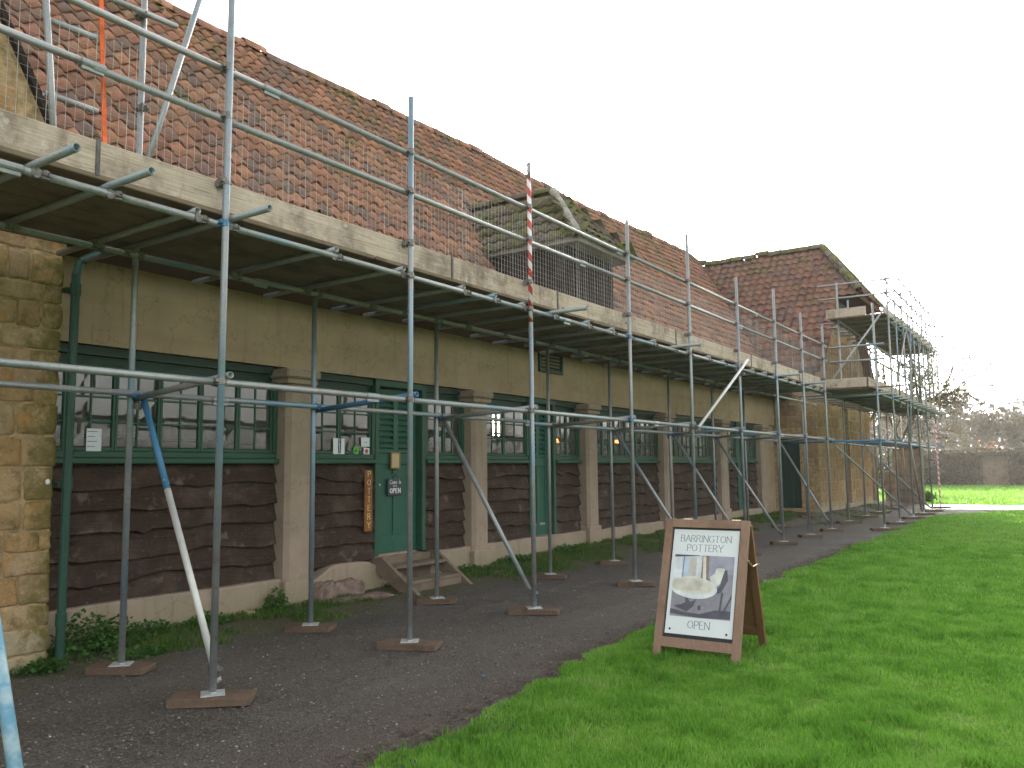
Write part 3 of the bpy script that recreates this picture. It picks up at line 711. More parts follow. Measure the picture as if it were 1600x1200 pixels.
# louvred vent under the eaves
v = MB(); v.bbox(11.50, 11.56, 7.27, 7.339, 3.10, 3.62, .006); v.bbox(12.20, 12.26, 7.27, 7.339, 3.10, 3.62, .006); v.bbox(11.56, 12.20, 7.27, 7.339, 3.10, 3.15, .006); v.bbox(11.56, 12.20, 7.27, 7.339, 3.57, 3.62, .006)
v.box(11.56, 12.20, 7.32, 7.338, 3.15, 3.57)
v = v.build('vent', 'green_dark', B); louvre(11.56, 12.20, 3.16, 3.565, 7.285, 7, v, 'green_dark', .03)

# the room behind the glass
room = MB()
room.box(X0, X1, 7.7, 13.2, -.02, .30, 0)
room.build('room_floor', 'room_floor', B)
rb = MB()
OPN = [(16.0, 16.3), (18.4, 19.0)]
xx = X0
for a, b in OPN+[(X1, X1)]:
    rb.box(xx, a, 13.2, 13.4, .3, 3.58); xx = b
    if b > a: rb.box(a, b, 13.2, 13.4, .3, 2.4); rb.box(a, b, 13.2, 13.4, 3.0, 3.58); rb.box((a+b)/2-.02, (a+b)/2+.02, 13.25, 13.35, 2.0, 3.0); rb.box(a, b, 13.26, 13.34, 2.45, 2.5)
rb.build('room_wall', 'room_plaster', B)
MB().box(X0, X1, 7.62, 13.4, 3.58, 3.66).build('room_ceiling', 'room_plaster', B)
MB().box(X0+.01, X0+.1, 7.62, 13.2, .3, 3.58).build('room_end', 'room_plaster', B); MB().box(X1-.1, X1-.01, 7.62, 13.2, .3, 3.58).build('room_end', 'room_plaster', B)
for k, xx in enumerate((4.2, 5.5, 6.9, 8.9, 10.4, 11.2, 12.4, 13.9, 15.2, 17.1, 18.4, 20.4)):
    m = MB(); yb = 8.25+.5*((k*7) % 3)
    for z in (.95, 1.45, 1.86): m.box(xx, xx+.95, yb, yb+.3, z, z+.03)
    m.box(xx-.03, xx, yb, yb+.3, .3, 2.1); m.box(xx+.95, xx+.98, yb, yb+.3, .3, 2.1); m.build('shelf', 'shelf_wood', B)
    for z in (1.48, 1.89):
        for q in range(5):
            if rnd.random() < .3: continue
            px = xx+.1+q*.19; r = rnd.uniform(.04, .075); h = rnd.uniform(.1, .26); m = MB(); pr = [(.7, 0), (1, .35), (.85, .75), (.6, .9), (.75, 1)]
            for (a, b), (c, d) in zip(pr, pr[1:]): m.tube((px, yb+.15, z+b*h), (px, yb+.15, z+d*h), r*a, 10, r*c, caps=True)
            m.build('pot', 'pot_clay', B)
for (lx, lz, ly) in ((13.0, 2.0, 7.9), (15.4, 2.03, 7.9)):
    m = MB(); m.tube((lx, ly, lz-.03), (lx, ly, lz+.03), .06, 12, .035); o = m.build('lamp_bulb', 'lamp_glow', B)
    m = MB(); m.tube((lx, ly, lz+.03), (lx, ly, lz+.10), .10, 12, .02); m.tube((lx, ly, lz+.1), (lx, ly, 3.58), .006, 6); m.build('lamp_shade', 'black_trim', B)

# ---- main roof
EY, EZ = 6.75, 3.56                                # eave
RY = 11.0
def ridge_z(x): return 8.52+.020*(x-6)+.05*math.sin(x*.55)
def roof_pt(x, s, n=0.0):                          # s in 0..1 up the slope
    rz = ridge_z(x); dy, dz = RY-EY, rz-EZ; L = math.hypot(dy, dz)
    return Vector((x, EY+dy*s-dz/L*n, EZ+dz*s+dy/L*n))
SL = math.hypot(RY-EY, 8.7-EZ)
rx0, rx1 = 2.45, 28.3
m = MB(); xs_ = [rx0+(rx1-rx0)*i/40 for i in range(41)]; V = []; F = []
for x in xs_:
    e = roof_pt(x, .0, -.055); r = roof_pt(x, 1, -.055); V += [tuple(e), tuple(r), (x, 2*RY-e.y, e.z), (x, e.y+.05, e.z-.10), (x, 2*RY-e.y, e.z-.1)]
for i in range(40):
    a = i*5; b = a+5; F += [(a, b, b+1, a+1), (a+1, b+1, b+2, a+2), (a, a+3, b+3, b), (a+3, a+4, b+4, b+3)]
m.add(V, F)
roof = m.build('roof', 'tile_wing', B)
def in_dormer(p): return 10.95 < p.x < 12.85 and p.y < 9.1 and p.z-1.28*abs(0) < 6.4 and (p.y < 8.0 or abs(p.x-11.9) < .9*(9.02-p.y)/1.02)
PITCHX, GAUGE = .222, .272
def tile_mesh(w_=PITCHX, l=.36, amp=.030, th=.024, n=6):
    """pantile in local frame: x across, y up the slope, z normal; nose at y=0"""
    V = []; F = []; xs = np.linspace(-.5, .62, n+1)*w_
    def prof(x): t = x/w_; return amp*math.sin((t-.05)*2*math.pi)*(1.15 if t > .05 else .75)
    for x in xs: V.append((x, .012*math.sin((x/w_)*6.28), prof(x)+.040))
    for x in xs: V.append((x, l, prof(x)-.002))
    for x in xs: V.append((x, .012*math.sin((x/w_)*6.28)+.006, prof(x)+.040-th))
    N = n+1
    for i in range(n): F += [(i, i+1, N+i+1, N+i), (2*N+i, 2*N+i+1, i+1, i)]
    F += [(N-1, 2*N-1, 3*N-1), (0, 2*N, N)]
    return V, F
TV, TF = tile_mesh()
tme = bpy.data.meshes.new('roof_tile'); tme.from_pydata(TV, [], TF); tme.materials.append(M['tile_near']); tme.shade_smooth()
rows = int(SL/GAUGE); cols = int((rx1-rx0)/PITCHX)
def tile_matrix(fn, x, s, L, jitter=1.0):
    p = fn(x, s); up = (fn(x, min(1.2, s+.02))-p).normalized(); ac = (fn(x+.05, s)-p).normalized(); nn = ac.cross(up).normalized(); ac = up.cross(nn)
    R = Matrix((ac, up, nn)).transposed()
    E = Euler((rnd.gauss(0, .018)*jitter, rnd.gauss(0, .03)*jitter, rnd.gauss(0, .022)*jitter)).to_matrix()
    sl = -abs(rnd.gauss(0, .012)) if rnd.random() < .9 else -rnd.uniform(.02, .06)
    return Matrix.Translation(p+up*sl*jitter+ac*rnd.gauss(0, .004)) @ (R @ E).to_4x4()
tiles = []
for r in range(rows+1):
    for c in range(cols):
        x = rx0+.1+c*PITCHX; s = (r*GAUGE-.03)/SL
        p = roof_pt(x, s)
        if in_dormer(p) or (x < 3.3 and p.z < 6.5 and x < 3.55-(p.z-3.6)*.53): continue
        if x > 24.2 and p.z < 4.6+(x-24.2)*1.05: continue
        d = (p-Vector((0, 0, CAM_H))).length
        tiles.append((d, tile_matrix(roof_pt, x, s, SL), p))
# the ones that show largest in the picture stand alone
def seen(p):
    d = p-Vector((0, 0, CAM_H)); c = d.dot(_F); x = 800+FPX*d.dot(_R2)/c; y = 600-FPX*d.dot(_U2)/c
    return -20 < x < 1620 and -20 < y < 620 and p.z > 4.0
vis = sorted([t for t in tiles if seen(t[2])], key=lambda t: t[0]); near = set(id(t) for t in vis[:300])
def join_tiles(name, lst, mat, parent, TV=TV, TF=TF, **tags):
    A = np.array(TV); n = len(A); V = np.concatenate([A @ np.array(t.to_3x3()).T+np.array(t.translation) for t in lst])
    Fq = np.array([f for f in TF if len(f) == 4]); Ft = np.array([f for f in TF if len(f) == 3])
    F = np.concatenate([Fq+n*i for i in range(len(lst))])
    o = np_mesh(name, V, F, mat, parent, smooth=True, **tags); return o
for t in vis[:300]:
    o = bpy.data.objects.new('roof_tile', tme); COL.objects.link(o); o.parent = roof; o.matrix_local = t[1]
join_tiles('roof_tiles', [t[1] for t in tiles if id(t) not in near], 'tile_far', roof, kind='stuff')
# ridge tiles
x = 3.0; k = 0
def half_round(p, q, r, n=8, th=.02, lift=0.0):
    p = Vector(p); q = Vector(q); d = (q-p).normalized(); side = d.cross(Vector((0, 0, 1))).normalized(); up = side.cross(d)
    V = []; F = []
    for rr in (r, r-th):
        for P in (p, q):
            for i in range(n+1): a = math.pi*(-.08+1.16*i/n); V.append(P+side*math.cos(a)*rr+up*(math.sin(a)*rr+lift))
    N = n+1
    for i in range(n): F += [(i, N+i, N+i+1, i+1), (2*N+i, i, i+1, 2*N+i+1), (N+i, 3*N+i, 3*N+i+1, N+i+1)]
    return V, F
while x < 27.6:
    L = .44; wob = rnd.gauss(0, .008); hi = .045 if (k % 7 == 5) else 0.0
    a = Vector((x, RY, ridge_z(x)-.03+wob+hi)); b = Vector((x+L-.012, RY, ridge_z(x+L)-.03+wob+hi))
    V, F = half_round(a, b, .125+.008*rnd.random()); MB().add(V, F).build('ridge_tile', 'tile_near', roof, smooth=True); x += L; k += 1

# gutter and downpipe
m = MB(); V = []; F = []; n = 8; gy, gz, gr = 6.70, 3.50, .06
for x in (2.3, 24.0):
    for rr in (gr, gr-.008):
        for i in range(n+1): a = math.pi*(1+i/n); V.append((x, gy+math.cos(a)*rr, gz+math.sin(a)*rr))
N = n+1
for i in range(n): F += [(i, i+1, 2*N+i+1, 2*N+i), (N+i, 3*N+i, 3*N+i+1, N+i+1)]
F += [(0, 2*N, 3*N, N), (n, N+n, 3*N+n, 2*N+n)]
m.add(V, F); m.build('gutter', 'green_dark', B)
pts = [(3.74, 6.70, 3.46), (3.74, 6.70, 3.38), (3.53, 6.72, 3.24), (3.50, 6.72, 3.12), (3.50, 6.72, .0)]
m = MB()
for a, b in zip(pts, pts[1:]): m.tube(a, b, .034, 12)
for z in (1.42, 3.0, .35): m.tube((3.50, 6.72, z-.05), (3.50, 6.72, z+.05), .042, 12)
for z in (1.42, 3.0): m.box(3.44, 3.56, 6.74, 6.86, z-.015, z+.015)
m.build('drainpipe', 'green_pipe', B)

# ---- dormer on the main roof
dz0 = 5.12
A_ = Vector((11.9, 7.22, 6.28)); Bk = Vector((11.9, 9.02, 6.28)); Fl = Vector((10.97, 6.2, dz0)); Gr = Vector((12.83, 6.2, dz0)); Vl = Vector((10.97, 8.06, dz0)); Vr = Vector((12.83, 8.06, dz0))
dn = Vector((0, 0, -.06)); m = MB(); m.add([A_+dn, Bk+dn, Vl+dn*.7, Fl+dn*.7, Gr+dn*.7, Vr+dn*.7], [(1, 0, 3, 2), (0, 4, 3), (0, 1, 5, 4)])
lo = Vector((0, 0, -.10)); m.add([Vl+lo, Fl+lo, Gr+lo, Vr+lo], [(0, 1, 2, 3)]); m.add([Vl, Fl, Gr, Vr, Vl+lo, Fl+lo, Gr+lo, Vr+lo], [(0, 1, 5, 4), (1, 2, 6, 5), (2, 3, 7, 6)])
dm = m.build('dormer', 'grey_timber', B)
DTV, DTF = tile_mesh(.21, .34, .018, .016, 6)
def dplane(a, b, c):  # origin a, across b, up c -> function of metres
    ac = (b-a).normalized(); up = (c-a); up = (up-ac*up.dot(ac)).normalized()
    return lambda x, s: a+ac*x+up*s
lst = []
def fill(a, b, c, inside, wdt, hgt):
    fn = dplane(a, b, c); r = -.04
    while r < hgt:
        xx = 0.0
        while xx < wdt:
            p = fn(xx, r)
            if inside(p, xx, r): lst.append(tile_matrix(fn, xx, r, 1, .9))
            xx += .205
        r += .26
# left slope: across runs from the back (Vl) to the front (Fl); hip cut at the front
hl = (A_-Vector((10.97, 7.22, dz0))).length; run = hl
fill(Vl, Fl, Bk, lambda p, x, s: (p.y > 6.2+(p.z-dz0)*.88-.05) and p.y < 8.1+(p.z-dz0)*.8, 1.9, hl)
fill(Vl+Vector((0, 1.0, 0)), Vl, Bk+Vector((0, 1.0, 0)), lambda p, x, s: 8.02 < p.y < 8.06+(p.z-dz0)*.83, 1.0, hl)
hf = (A_-Vector((11.9, 6.2, dz0))).length
fill(Fl, Gr, A_, lambda p, x, s: abs(p.x-11.9) < .93*(1-(p.z-dz0)/1.16)+.06, 1.9, hf)
fill(Gr, Vr, A_, lambda p, x, s: (p.y > 6.2+(p.z-dz0)*.88-.05) and p.y < 8.06+(p.z-dz0)*.83, 2.8, hl)
dme = bpy.data.meshes.new('roof_tile'); dme.from_pydata(DTV, [], DTF); dme.materials.append(M['mossy_tile']); dme.shade_smooth()
for t in lst:
    o = bpy.data.objects.new('roof_tile', dme); COL.objects.link(o); o.parent = dm; o.matrix_local = t
def rtiles(p, q, L, r, mat, parent):
    p = Vector(p); q = Vector(q); n = max(1, round((q-p).length/L)); 
    for i in range(n):
        a = p.lerp(q, i/n); b = p.lerp(q, (i+.97)/n); V, F = half_round(a+Vector((0, 0, rnd.gauss(0, .006))), b+Vector((0, 0, rnd.gauss(0, .006))), r*rnd.uniform(.95, 1.06)); MB().add(V, F).build('ridge_tile', mat, parent, smooth=True)
rtiles(A_+Vector((0, 0, .0)), Bk, .42, .085, 'mossy_tile', dm); rtiles(Fl+Vector((0, 0, .015)), A_, .45, .075, 'lichen_tile', dm); rtiles(Gr+Vector((0, 0, .015)), A_, .45, .075, 'mossy_tile', dm)
# dormer walls: boarded cheeks and louvred front, all dark weathered timber
m = MB(); m.box(11.12, 12.68, 6.52, 6.56, 3.6, dz0-.07); m.box(11.10, 11.14, 6.5, 8.05, 3.9, dz0-.07); m.box(12.66, 12.70, 6.5, 8.05, 3.9, dz0-.07); m.build('dormer_wall', 'louvre_dark', dm)
for i in range(13):
    xx = 11.14+i*(1.5/13); MB().bbox(xx, xx+.085, 6.485, 6.518, 3.7, dz0-.08, .006).build('slat', 'louvre_dark', dm)
for i in range(11):
    yy = 6.55+i*.135; MB().bbox(11.07, 11.098, yy, yy+.10, 3.95+i*.10, dz0-.08, .006).build('slat', 'louvre_dark', dm)
MB().bbox(10.85, 12.95, 6.36, 6.50, 3.93, 3.96, .004).build('flashing', 'lead', dm)

# ------------------------------------------------------------------ stone walls
def stone_wall(parent, O, ax, out, L, z0, z1, hmin, hmax, wmin, wmax, mat, inside=None, joined=False, name='stone', proud=.010):
    O = Vector(O); ax = Vector(ax).normalized(); out = Vector(out).normalized(); z = z0; big = MB(); row = 0
    while z < z1-.04:
        h = rnd.uniform(hmin, hmax); h = min(h, z1-z) if z1-z-h > .06 else z1-z
        x = -rnd.uniform(0, wmin)
        while x < L:
            wd = rnd.uniform(wmin, wmax)
            a, b = max(x, 0), min(x+wd, L)
            if L-b < .10: b = L
            x = x+wd if b < L else L+1
            if b-a < .05: continue
            if inside and not inside(a, b, z, z+h): continue
            gp = .0035; j = lambda s=.013: rnd.uniform(-s, s)
            c = [(a+gp+j(), z+gp+j()), (b-gp+j(), z+gp+j()), (b-gp+j(), z+h-gp+j()), (a+gp+j(), z+h-gp+j())]
            cx = sum(p[0] for p in c)/4; cz = sum(p[1] for p in c)/4
            pr_ = proud*rnd.uniform(.5, 1.3); P = lambda u, zz, o: tuple(O+ax*u+Vector((0, 0, zz))+out*o)
            # eight-sided rounded outline
            ring = []
            for k in range(4):
                p, q = c[k], c[(k+1) % 4]
                ring += [(p[0]*.93+q[0]*.07, p[1]*.93+q[1]*.07), (p[0]*.5+q[0]*.5+j(.014), p[1]*.5+q[1]*.5+j(.014)), (p[0]*.07+q[0]*.93, p[1]*.07+q[1]*.93)]
            V = [P(u, zz, -.01) for u, zz in ring]; V += [P(cx+(u-cx)*.97, cz+(zz-cz)*.95, pr_*.7) for u, zz in ring]; V += [P(cx+(u-cx)*.80, cz+(zz-cz)*.76, pr_+j(.0025)) for u, zz in ring]; V += [P(cx, cz, pr_+.002+j(.002))]
            n = 12; F = []
            for i in range(n):
                q = (i+1) % n; F += [(i, q, n+q, n+i), (n+i, n+q, 2*n+q, 2*n+i), (2*n+i, 2*n+q, 3*n)]
            if joined: big.add(V, F)
            else: MB().add(V, F).build(name, mat, parent, smooth=True)
        z += h; row += 1
    if joined: big.build(name+'s', mat, parent, kind='stuff')

SW = thing('stone_gable', 'golden rubble stone gable wall at the near end with mossy edge by the drainpipe', 'building', (1.0, 6.8, 0))
SY = 6.76
def verge_x(z): return 3.42 if z < 3.6 else 3.60-(z-3.6)*.535
gp = [(-3.2, -.1), (3.40, -.1), (3.40, 3.46), (3.60, 3.62), (.56, 9.3), (-3.2, 9.3)]
m = MB(); m.prism(gp, 'y', SY, SY+.5); mw = m.build('wall', 'mortar', SW)
stone_wall(SW, (1.0, SY, 0), (1, 0, 0), (0, -1, 0), 2.42, .32, 3.55, .13, .27, .16, .46, 'stone')
stone_wall(SW, (1.0, SY, 0), (1, 0, 0), (0, -1, 0), 2.60, 3.55, 6.6, .15, .3, .2, .5, 'stone', inside=lambda a, b, z, zz: 1.0+b < verge_x((z+zz)/2)+.03)
stone_wall(SW, (1.0, SY-.06, 0), (1, 0, 0), (0, -1, 0), 2.40, -.04, .33, .17, .2, .35, .65, 'stone')
MB().box(1.0, 3.38, SY-.06, SY+.01, -.1, .325).build('footing', 'mortar', SW)
stone_wall(SW, (3.40, SY, 0), (0, 1, 0), (1, 0, 0), .55, .0, 3.5, .14, .28, .2, .4, 'stone')
# raking verge, its dark colour painted in for the shadow line there
p0 = Vector((3.605, SY-.05, 3.63)); p1 = Vector((.565, SY-.05, 9.31)); dd = (p1-p0).normalized(); nn = Vector((dd.z, 0, -dd.x))
V = []
for P in (p0, p1):
    for a, b in ((.0, 0), (.045, 0), (.045, .5), (.0, .5)): V.append(P+nn*a+Vector((0, b, 0)))
MB().add(V, [(0, 1, 5, 4), (1, 2, 6, 5), (2, 3, 7, 6), (3, 0, 4, 7), (0, 3, 2, 1), (4, 5, 6, 7)]).build('verge_shadow_edge', 'louvre_dark', SW)

# ------------------------------------------------------------------ far wing
FW = thing('far_stone_wing', 'golden stone wing with mossy brown tiled hipped roof at the far end of the range', 'building', (24.4, 6.1, 0))
wx0, wx1, wyf, wyb = 24.4, 31.6, 6.1, 15.0
RX, AZ_, AY = 28.0, 8.72, 6.55
m = MB()
dY0, dY1 = 6.62, 7.22
m.box(wx0, wx0+.4, wyf+.402, dY0, 0, 4.6); m.box(wx0, wx0+.4, dY1, 9.0, 0, 4.6); m.box(wx0, wx0+.4, dY0, dY1, 2.28, 4.6); m.box(wx0, wx0+.4, dY0, dY1, 0, .28)
m.build('return_wall', 'mortar', FW)
m = MB(); sl0, sl1 = 27.55, 28.35
m.box(wx0, sl0, wyf, wyf+.4, 0, 4.6); m.box(sl1, wx1, wyf, wyf+.4, 0, 4.6); m.box(sl0, sl1, wyf, wyf+.4, 0, .30); m.box(sl0, sl1, wyf, wyf+.4, 3.3, 4.6)
m.prism([(wx0+.35, 4.6), (wx1-.35, 4.6), (RX+1.95, 6.35), (RX-1.95, 6.35)], 'y', wyf+.02, wyf+.4)
m.box(wx1-.4, wx1, wyf+.4, wyb, 0, 4.6)
m.build('wall', 'mortar', FW)
stone_wall(FW, (wx0, wyf, 0), (1, 0, 0), (0, -1, 0), wx1-wx0, .12, 6.2, .2, .38, .3, .75, 'stone_far', inside=lambda a, b, z, zz: not (b > sl0-wx0-.02 and a < sl1-wx0+.02 and z < 3.3) and (zz < 4.6 or abs((a+b)/2-3.6) < 3.2-(zz-4.6)*.95), joined=True, proud=.012)
stone_wall(FW, (wx0, 9.0, 0), (0, -1, 0), (-1, 0, 0), 2.9, .12, 4.4, .2, .36, .3, .7, 'stone_far', inside=lambda a, b, z, zz: not (b > 9-dY1-.02 and a < 9-dY0+.02 and z < 2.3), joined=True, proud=.012)
m = MB(); m.bbox(wx0+.08, wx0+.13, dY0, dY1, .28, 2.28, .004); d = m.build('door', 'green_dark', FW)
m = MB()
for i in range(4): m.bbox(wx0+.06, wx0+.079, dY0+.02+i*.143, dY0+.155+i*.143, .3, 2.25, .003)
m.build('door_planks', 'green_dark', d)
m = MB(); m.box(sl0, sl1, wyf+.14, wyf+.16, .3, 3.3); wn = m.build('slit_window', 'dark_glass', FW)
m = MB(); m.bbox(sl0, sl0+.06, wyf+.08, wyf+.139, .3, 3.3, .005); m.bbox(sl1-.06, sl1, wyf+.08, wyf+.139, .3, 3.3, .005); m.bbox(sl0+.37, sl0+.43, wyf+.08, wyf+.139, .3, 3.3, .005)
for z in (1.0, 1.75, 2.5): m.bbox(sl0+.06, sl1-.06, wyf+.09, wyf+.138, z, z+.04, .004)
m.build('frame', 'grey_timber', wn)
MB().bbox(sl0-.15, sl1+.35, wyf-.14, wyf+.05, .16, .30, .015).build('sill', 'concrete', wn)
# gable shutters high under the half hip
m = MB(); m.bbox(26.3, 28.9, wyf-.05, wyf+.02, 6.55, 6.75, .01); m.build('lintel', 'grey_timber', FW)
m = MB(); m.box(26.5, 27.4, wyf-.03, wyf+.0, 5.75, 6.54); m.box(27.7, 28.6, wyf-.03, wyf+.0, 5.75, 6.54); m.build('shutter', 'shelf_wood', FW)
# roof planes
ez = 4.28; ex0, ex1 = 24.0, 32.0; hipY, hipZ = 5.15, 6.75
slope = (AZ_-ez)/(RX-ex0); hx = (AZ_-hipZ)/slope; vy = 5.85
P = {'A': (RX, AY, AZ_), 'Bk': (RX, wyb, AZ_), 'hn': (RX-hx, hipY, hipZ), 'hf': (RX+hx, hipY, hipZ), 'en': (ex0, vy, ez), 'ef': (ex1, vy, ez), 'bn': (ex0, wyb, ez), 'bf': (ex1, wyb, ez), 'vn': (RX-hx-.02, vy, hipZ-.02), 'vf': (RX+hx+.02, vy, hipZ-.02)}
P = {k: Vector(v) for k, v in P.items()}
def slab(poly, th=.10):
    n = len(poly); nr = (poly[1]-poly[0]).cross(poly[2]-poly[0]).normalized(); nr = nr if nr.z > 0 else -nr
    V = [p for p in poly]+[p-nr*th for p in poly]
    return V, [tuple(range(n)), tuple(range(n, 2*n))[::-1]]+[(i, (i+1) % n, n+(i+1) % n, n+i) for i in range(n)]
m = MB()
for poly in (['Bk', 'A', 'hn', 'vn', 'en', 'bn'], ['A', 'hf', 'hn'], ['Bk', 'bf', 'ef', 'vf', 'hf', 'A']): m.add(*slab([P[k]+Vector((0, 0, -.085)) for k in poly]))
wr = m.build('roof', 'tile_wing', FW)
WTV, WTF = tile_mesh(.25, .40, .034, .018, 5)
lst = []
def wfill(a, ac, up, W_, H_, inside):
    r = -.03
    while r < H_:
        xx = 0.1
        fn = lambda x, s: a+ac*x+up*s
        while xx < W_:
            p = fn(xx, r)
            if inside(p): lst.append(tile_matrix(fn, xx, r, 1, 1.2))
            xx += .245
        r += .30
upn = (Vector((RX, 0, AZ_))-Vector((ex0, 0, ez))).normalized(); Hn = math.hypot(RX-ex0, AZ_-ez)
wfill(Vector((ex0, wyb-.2, ez)), Vector((0, -1, 0)), upn, 10, Hn, lambda p: p.y > (vy if p.z < hipZ else hipY+(p.z-hipZ)*(AY-hipY)/(AZ_-hipZ)) and p.y < 12.3)
uph = (Vector((RX, AY, AZ_))-Vector((RX, hipY, hipZ))).normalized()
wfill(Vector((RX-hx, hipY, hipZ)), Vector((1, 0, 0)), uph, 2*hx, math.hypot(AY-hipY, AZ_-hipZ), lambda p: abs(p.x-RX) < hx*(AZ_-p.z)/(AZ_-hipZ)+.03)
join_tiles('wing_tiles', lst, 'tile_wing', wr, WTV, WTF, kind='stuff')
y = AY; k = 0
while y < 12.5:
    lift = .07 if k in (4, 9) else 0.0
    V, F = half_round((RX, y, AZ_-.03+lift+rnd.gauss(0, .01)), (RX, y+.43, AZ_-.03+lift+rnd.gauss(0, .01)), .14); MB().add(V, F).build('ridge_tile', 'mossy_tile', wr, smooth=True); y += .45; k += 1
rtiles(P['hf']+Vector((0, 0, .02)), P['A'], .4, .12, 'mossy_tile', wr); rtiles(P['hn']+Vector((0, 0, .02)), P['A'], .4, .11, 'mossy_tile', wr)

# ------------------------------------------------------------------ scaffolding
R_ = .02415
SC = thing('scaffolding', 'galvanised tube scaffolding with timber deck along the front of the long building', 'scaffolding', (3.48, 4.76, 0))
def tube(name, p, q, parent=SC, mat='scaffold_tube', hollow=True): return MB().tube(p, q, R_, 14, hollow=hollow).build(name, mat, parent, smooth=False)
def smooth_auto(o):
    me = o.data; n = len(me.polygons); sm = [len(p.vertices) == 4 for p in me.polygons]; me.polygons.foreach_set('use_smooth', sm); return o
_tube = tube
def tube(*a, **k): return smooth_auto(_tube(*a, **k))
# shared coupler mesh
cm = MB(); cm.tube((0, 0, -.026), (0, 0, .026), .0305, 12); cm.tube((-.026, .05, 0), (.026, .05, 0), .0305, 12); cm.bbox(-.024, .024, .01, .04, -.024, .024, .005)
cm.tube((-.036, -.012, -.005), (-.036, .022, -.005), .008, 6); cm.bbox(-.05, -.022, -.02, -.008, -.014, .012, .003); cm.tube((.0, .085, .0), (.0, .098, 0), .010, 6)
cm.bbox(.028, .046, -.012, .018, -.012, .012, .003)
cme = []
for mt in ('coupler_metal', 'coupler_blue'):
    me = bpy.data.meshes.new('coupler'); me.from_pydata(cm.v, [], cm.f); me.materials.append(M[mt]); cme.append(me)
def coupler(x, y, z, parent=SC, rot=0.0, blue=False, rx=0.0):
    o = bpy.data.objects.new('coupler', cme[1 if blue else 0]); COL.objects.link(o); o.parent = parent; o.matrix_parent_inverse = parent_inv(parent)
    o.location = (x, y, z); o.rotation_euler = (rx+rnd.gauss(0, .05), rnd.gauss(0, .06), rot+rnd.gauss(0, .04)); return o
OY, IY = 4.76, 6.07
ZL, ZD, ZR1, ZR2 = 2.108, 3.205, 3.974, 4.333
OX = [1.35, 3.484, 5.413, 7.354, 9.733, 11.79, 13.99, 16.145, 18.056, 19.893]
TOP = [5.2, 5.6, 4.85, 4.83, 4.78, 5.06, 4.80, 4.97, 4.78, 4.77]
IX = [1.55, 3.63, 5.5, 7.36, 9.79, 11.66, 13.95, 16.1, 18.05, 20.45, 22.85]
ITOP = [3.5]*11
for i, x in enumerate(OX):
    lean = rnd.uniform(-.012, .012); bx = x
    if i == 3:
        tube('standard', (x, OY, .075), (x, OY, 3.06))
        o = MB().tube((0, 0, 3.065), (0, 0, TOP[i]-.18), R_, 16).build('standard', 'red_white_tube', SC); o.location = (x, OY, 0); smooth_auto(o)
        tube('standard', (x, OY, TOP[i]-.178), (x, OY, TOP[i]))
    else: tube('standard', (bx-lean*.4, OY, .075), (x+lean, OY+rnd.uniform(-.01, .01), TOP[i]))
    for z, bl in ((ZL, rnd.random() < .5), (ZD, rnd.random() < .5), (ZR1, False), (ZR2, False), (3.50, False)):
        coupler(x, OY, z, blue=bl)
for i, x in enumerate(IX):
    top = 5.35 if i == 1 else 3.36
    tube('standard', (x, IY, .075), (x+rnd.uniform(-.015, .015), IY, top))
    coupler(x, IY, ZL, rot=math.pi, blue=rnd.random() < .6); coupler(x, IY, ZD, rot=math.pi, blue=rnd.random() < .4)
def run(name, y, z, xs, parent=SC):
    for a, b in zip(xs, xs[1:]):
        tube(name, (a, y, z+rnd.gauss(0, .004)), (b-.004, y, z+rnd.gauss(0, .004)), parent)
        m = MB().tube((b-.075, y, z), (b+.075, y, z), .0275, 12); m.bbox(b-.07, b+.07, y-.012, y+.012, z-.048, z-.018, .004); m.build('sleeve', 'scaffold_tube', parent)
run('ledger', OY+.052, ZL, [-.5, 5.0, 10.6, 16.5, 20.6]); run('ledger', OY+.052, ZD, [-.5, 2.1, 8.2, 14.0, 20.6])
run('ledger', IY-.052, ZL, [-.5, 4.4, 9.2, 15.2, 20.2]); run('ledger', IY-.052, ZD, [-.5, 4.8, 10.8, 17, 24.0])
run('guard_rail', OY+.052, ZR1, [-.5, 2.55, 8.6, 14.3, 20.35]); run('guard_rail', OY+.052, ZR2, [-.5, 3.9, 9.6, 15.2, 20.35])
# transoms under the deck
tx = [.9, 1.35, 2.25, 2.69, 3.30, 3.55, 4.55, 5.35, 6.25, 6.75, 7.30, 7.9, 8.7, 9.35, 9.85, 10.6, 11.3, 11.9, 12.7, 13.4, 14.05, 14.9, 15.6, 16.25, 17.0, 17.6, 18.2, 18.9, 19.5, 20.0]
outs = {2.25: .42, 2.69: .42, 3.55: .42, 7.9: .42, 11.3: .40, 16.25: .45, 18.2: .45}
for x in tx:
    o = outs.get(x, -.02+.03*rnd.random()); ii = rnd.uniform(.40, .66)
    tube('transom', (x, OY-o+.03, ZD+.051), (x+rnd.uniform(-.05, .05), IY+ii, ZD+.051))
    coupler(x+.045, OY+.052, ZD, rot=math.pi/2, blue=rnd.random() < .2); coupler(x-.045, IY-.052, ZD, rot=-math.pi/2)
for x, xi in zip(OX, IX): tube('transom', (x+.055, OY-.03, ZL+.045), (xi+.055, IY+.06, ZL-.03), mat='blue_tube' if rnd.random() < .35 else 'scaffold_tube')
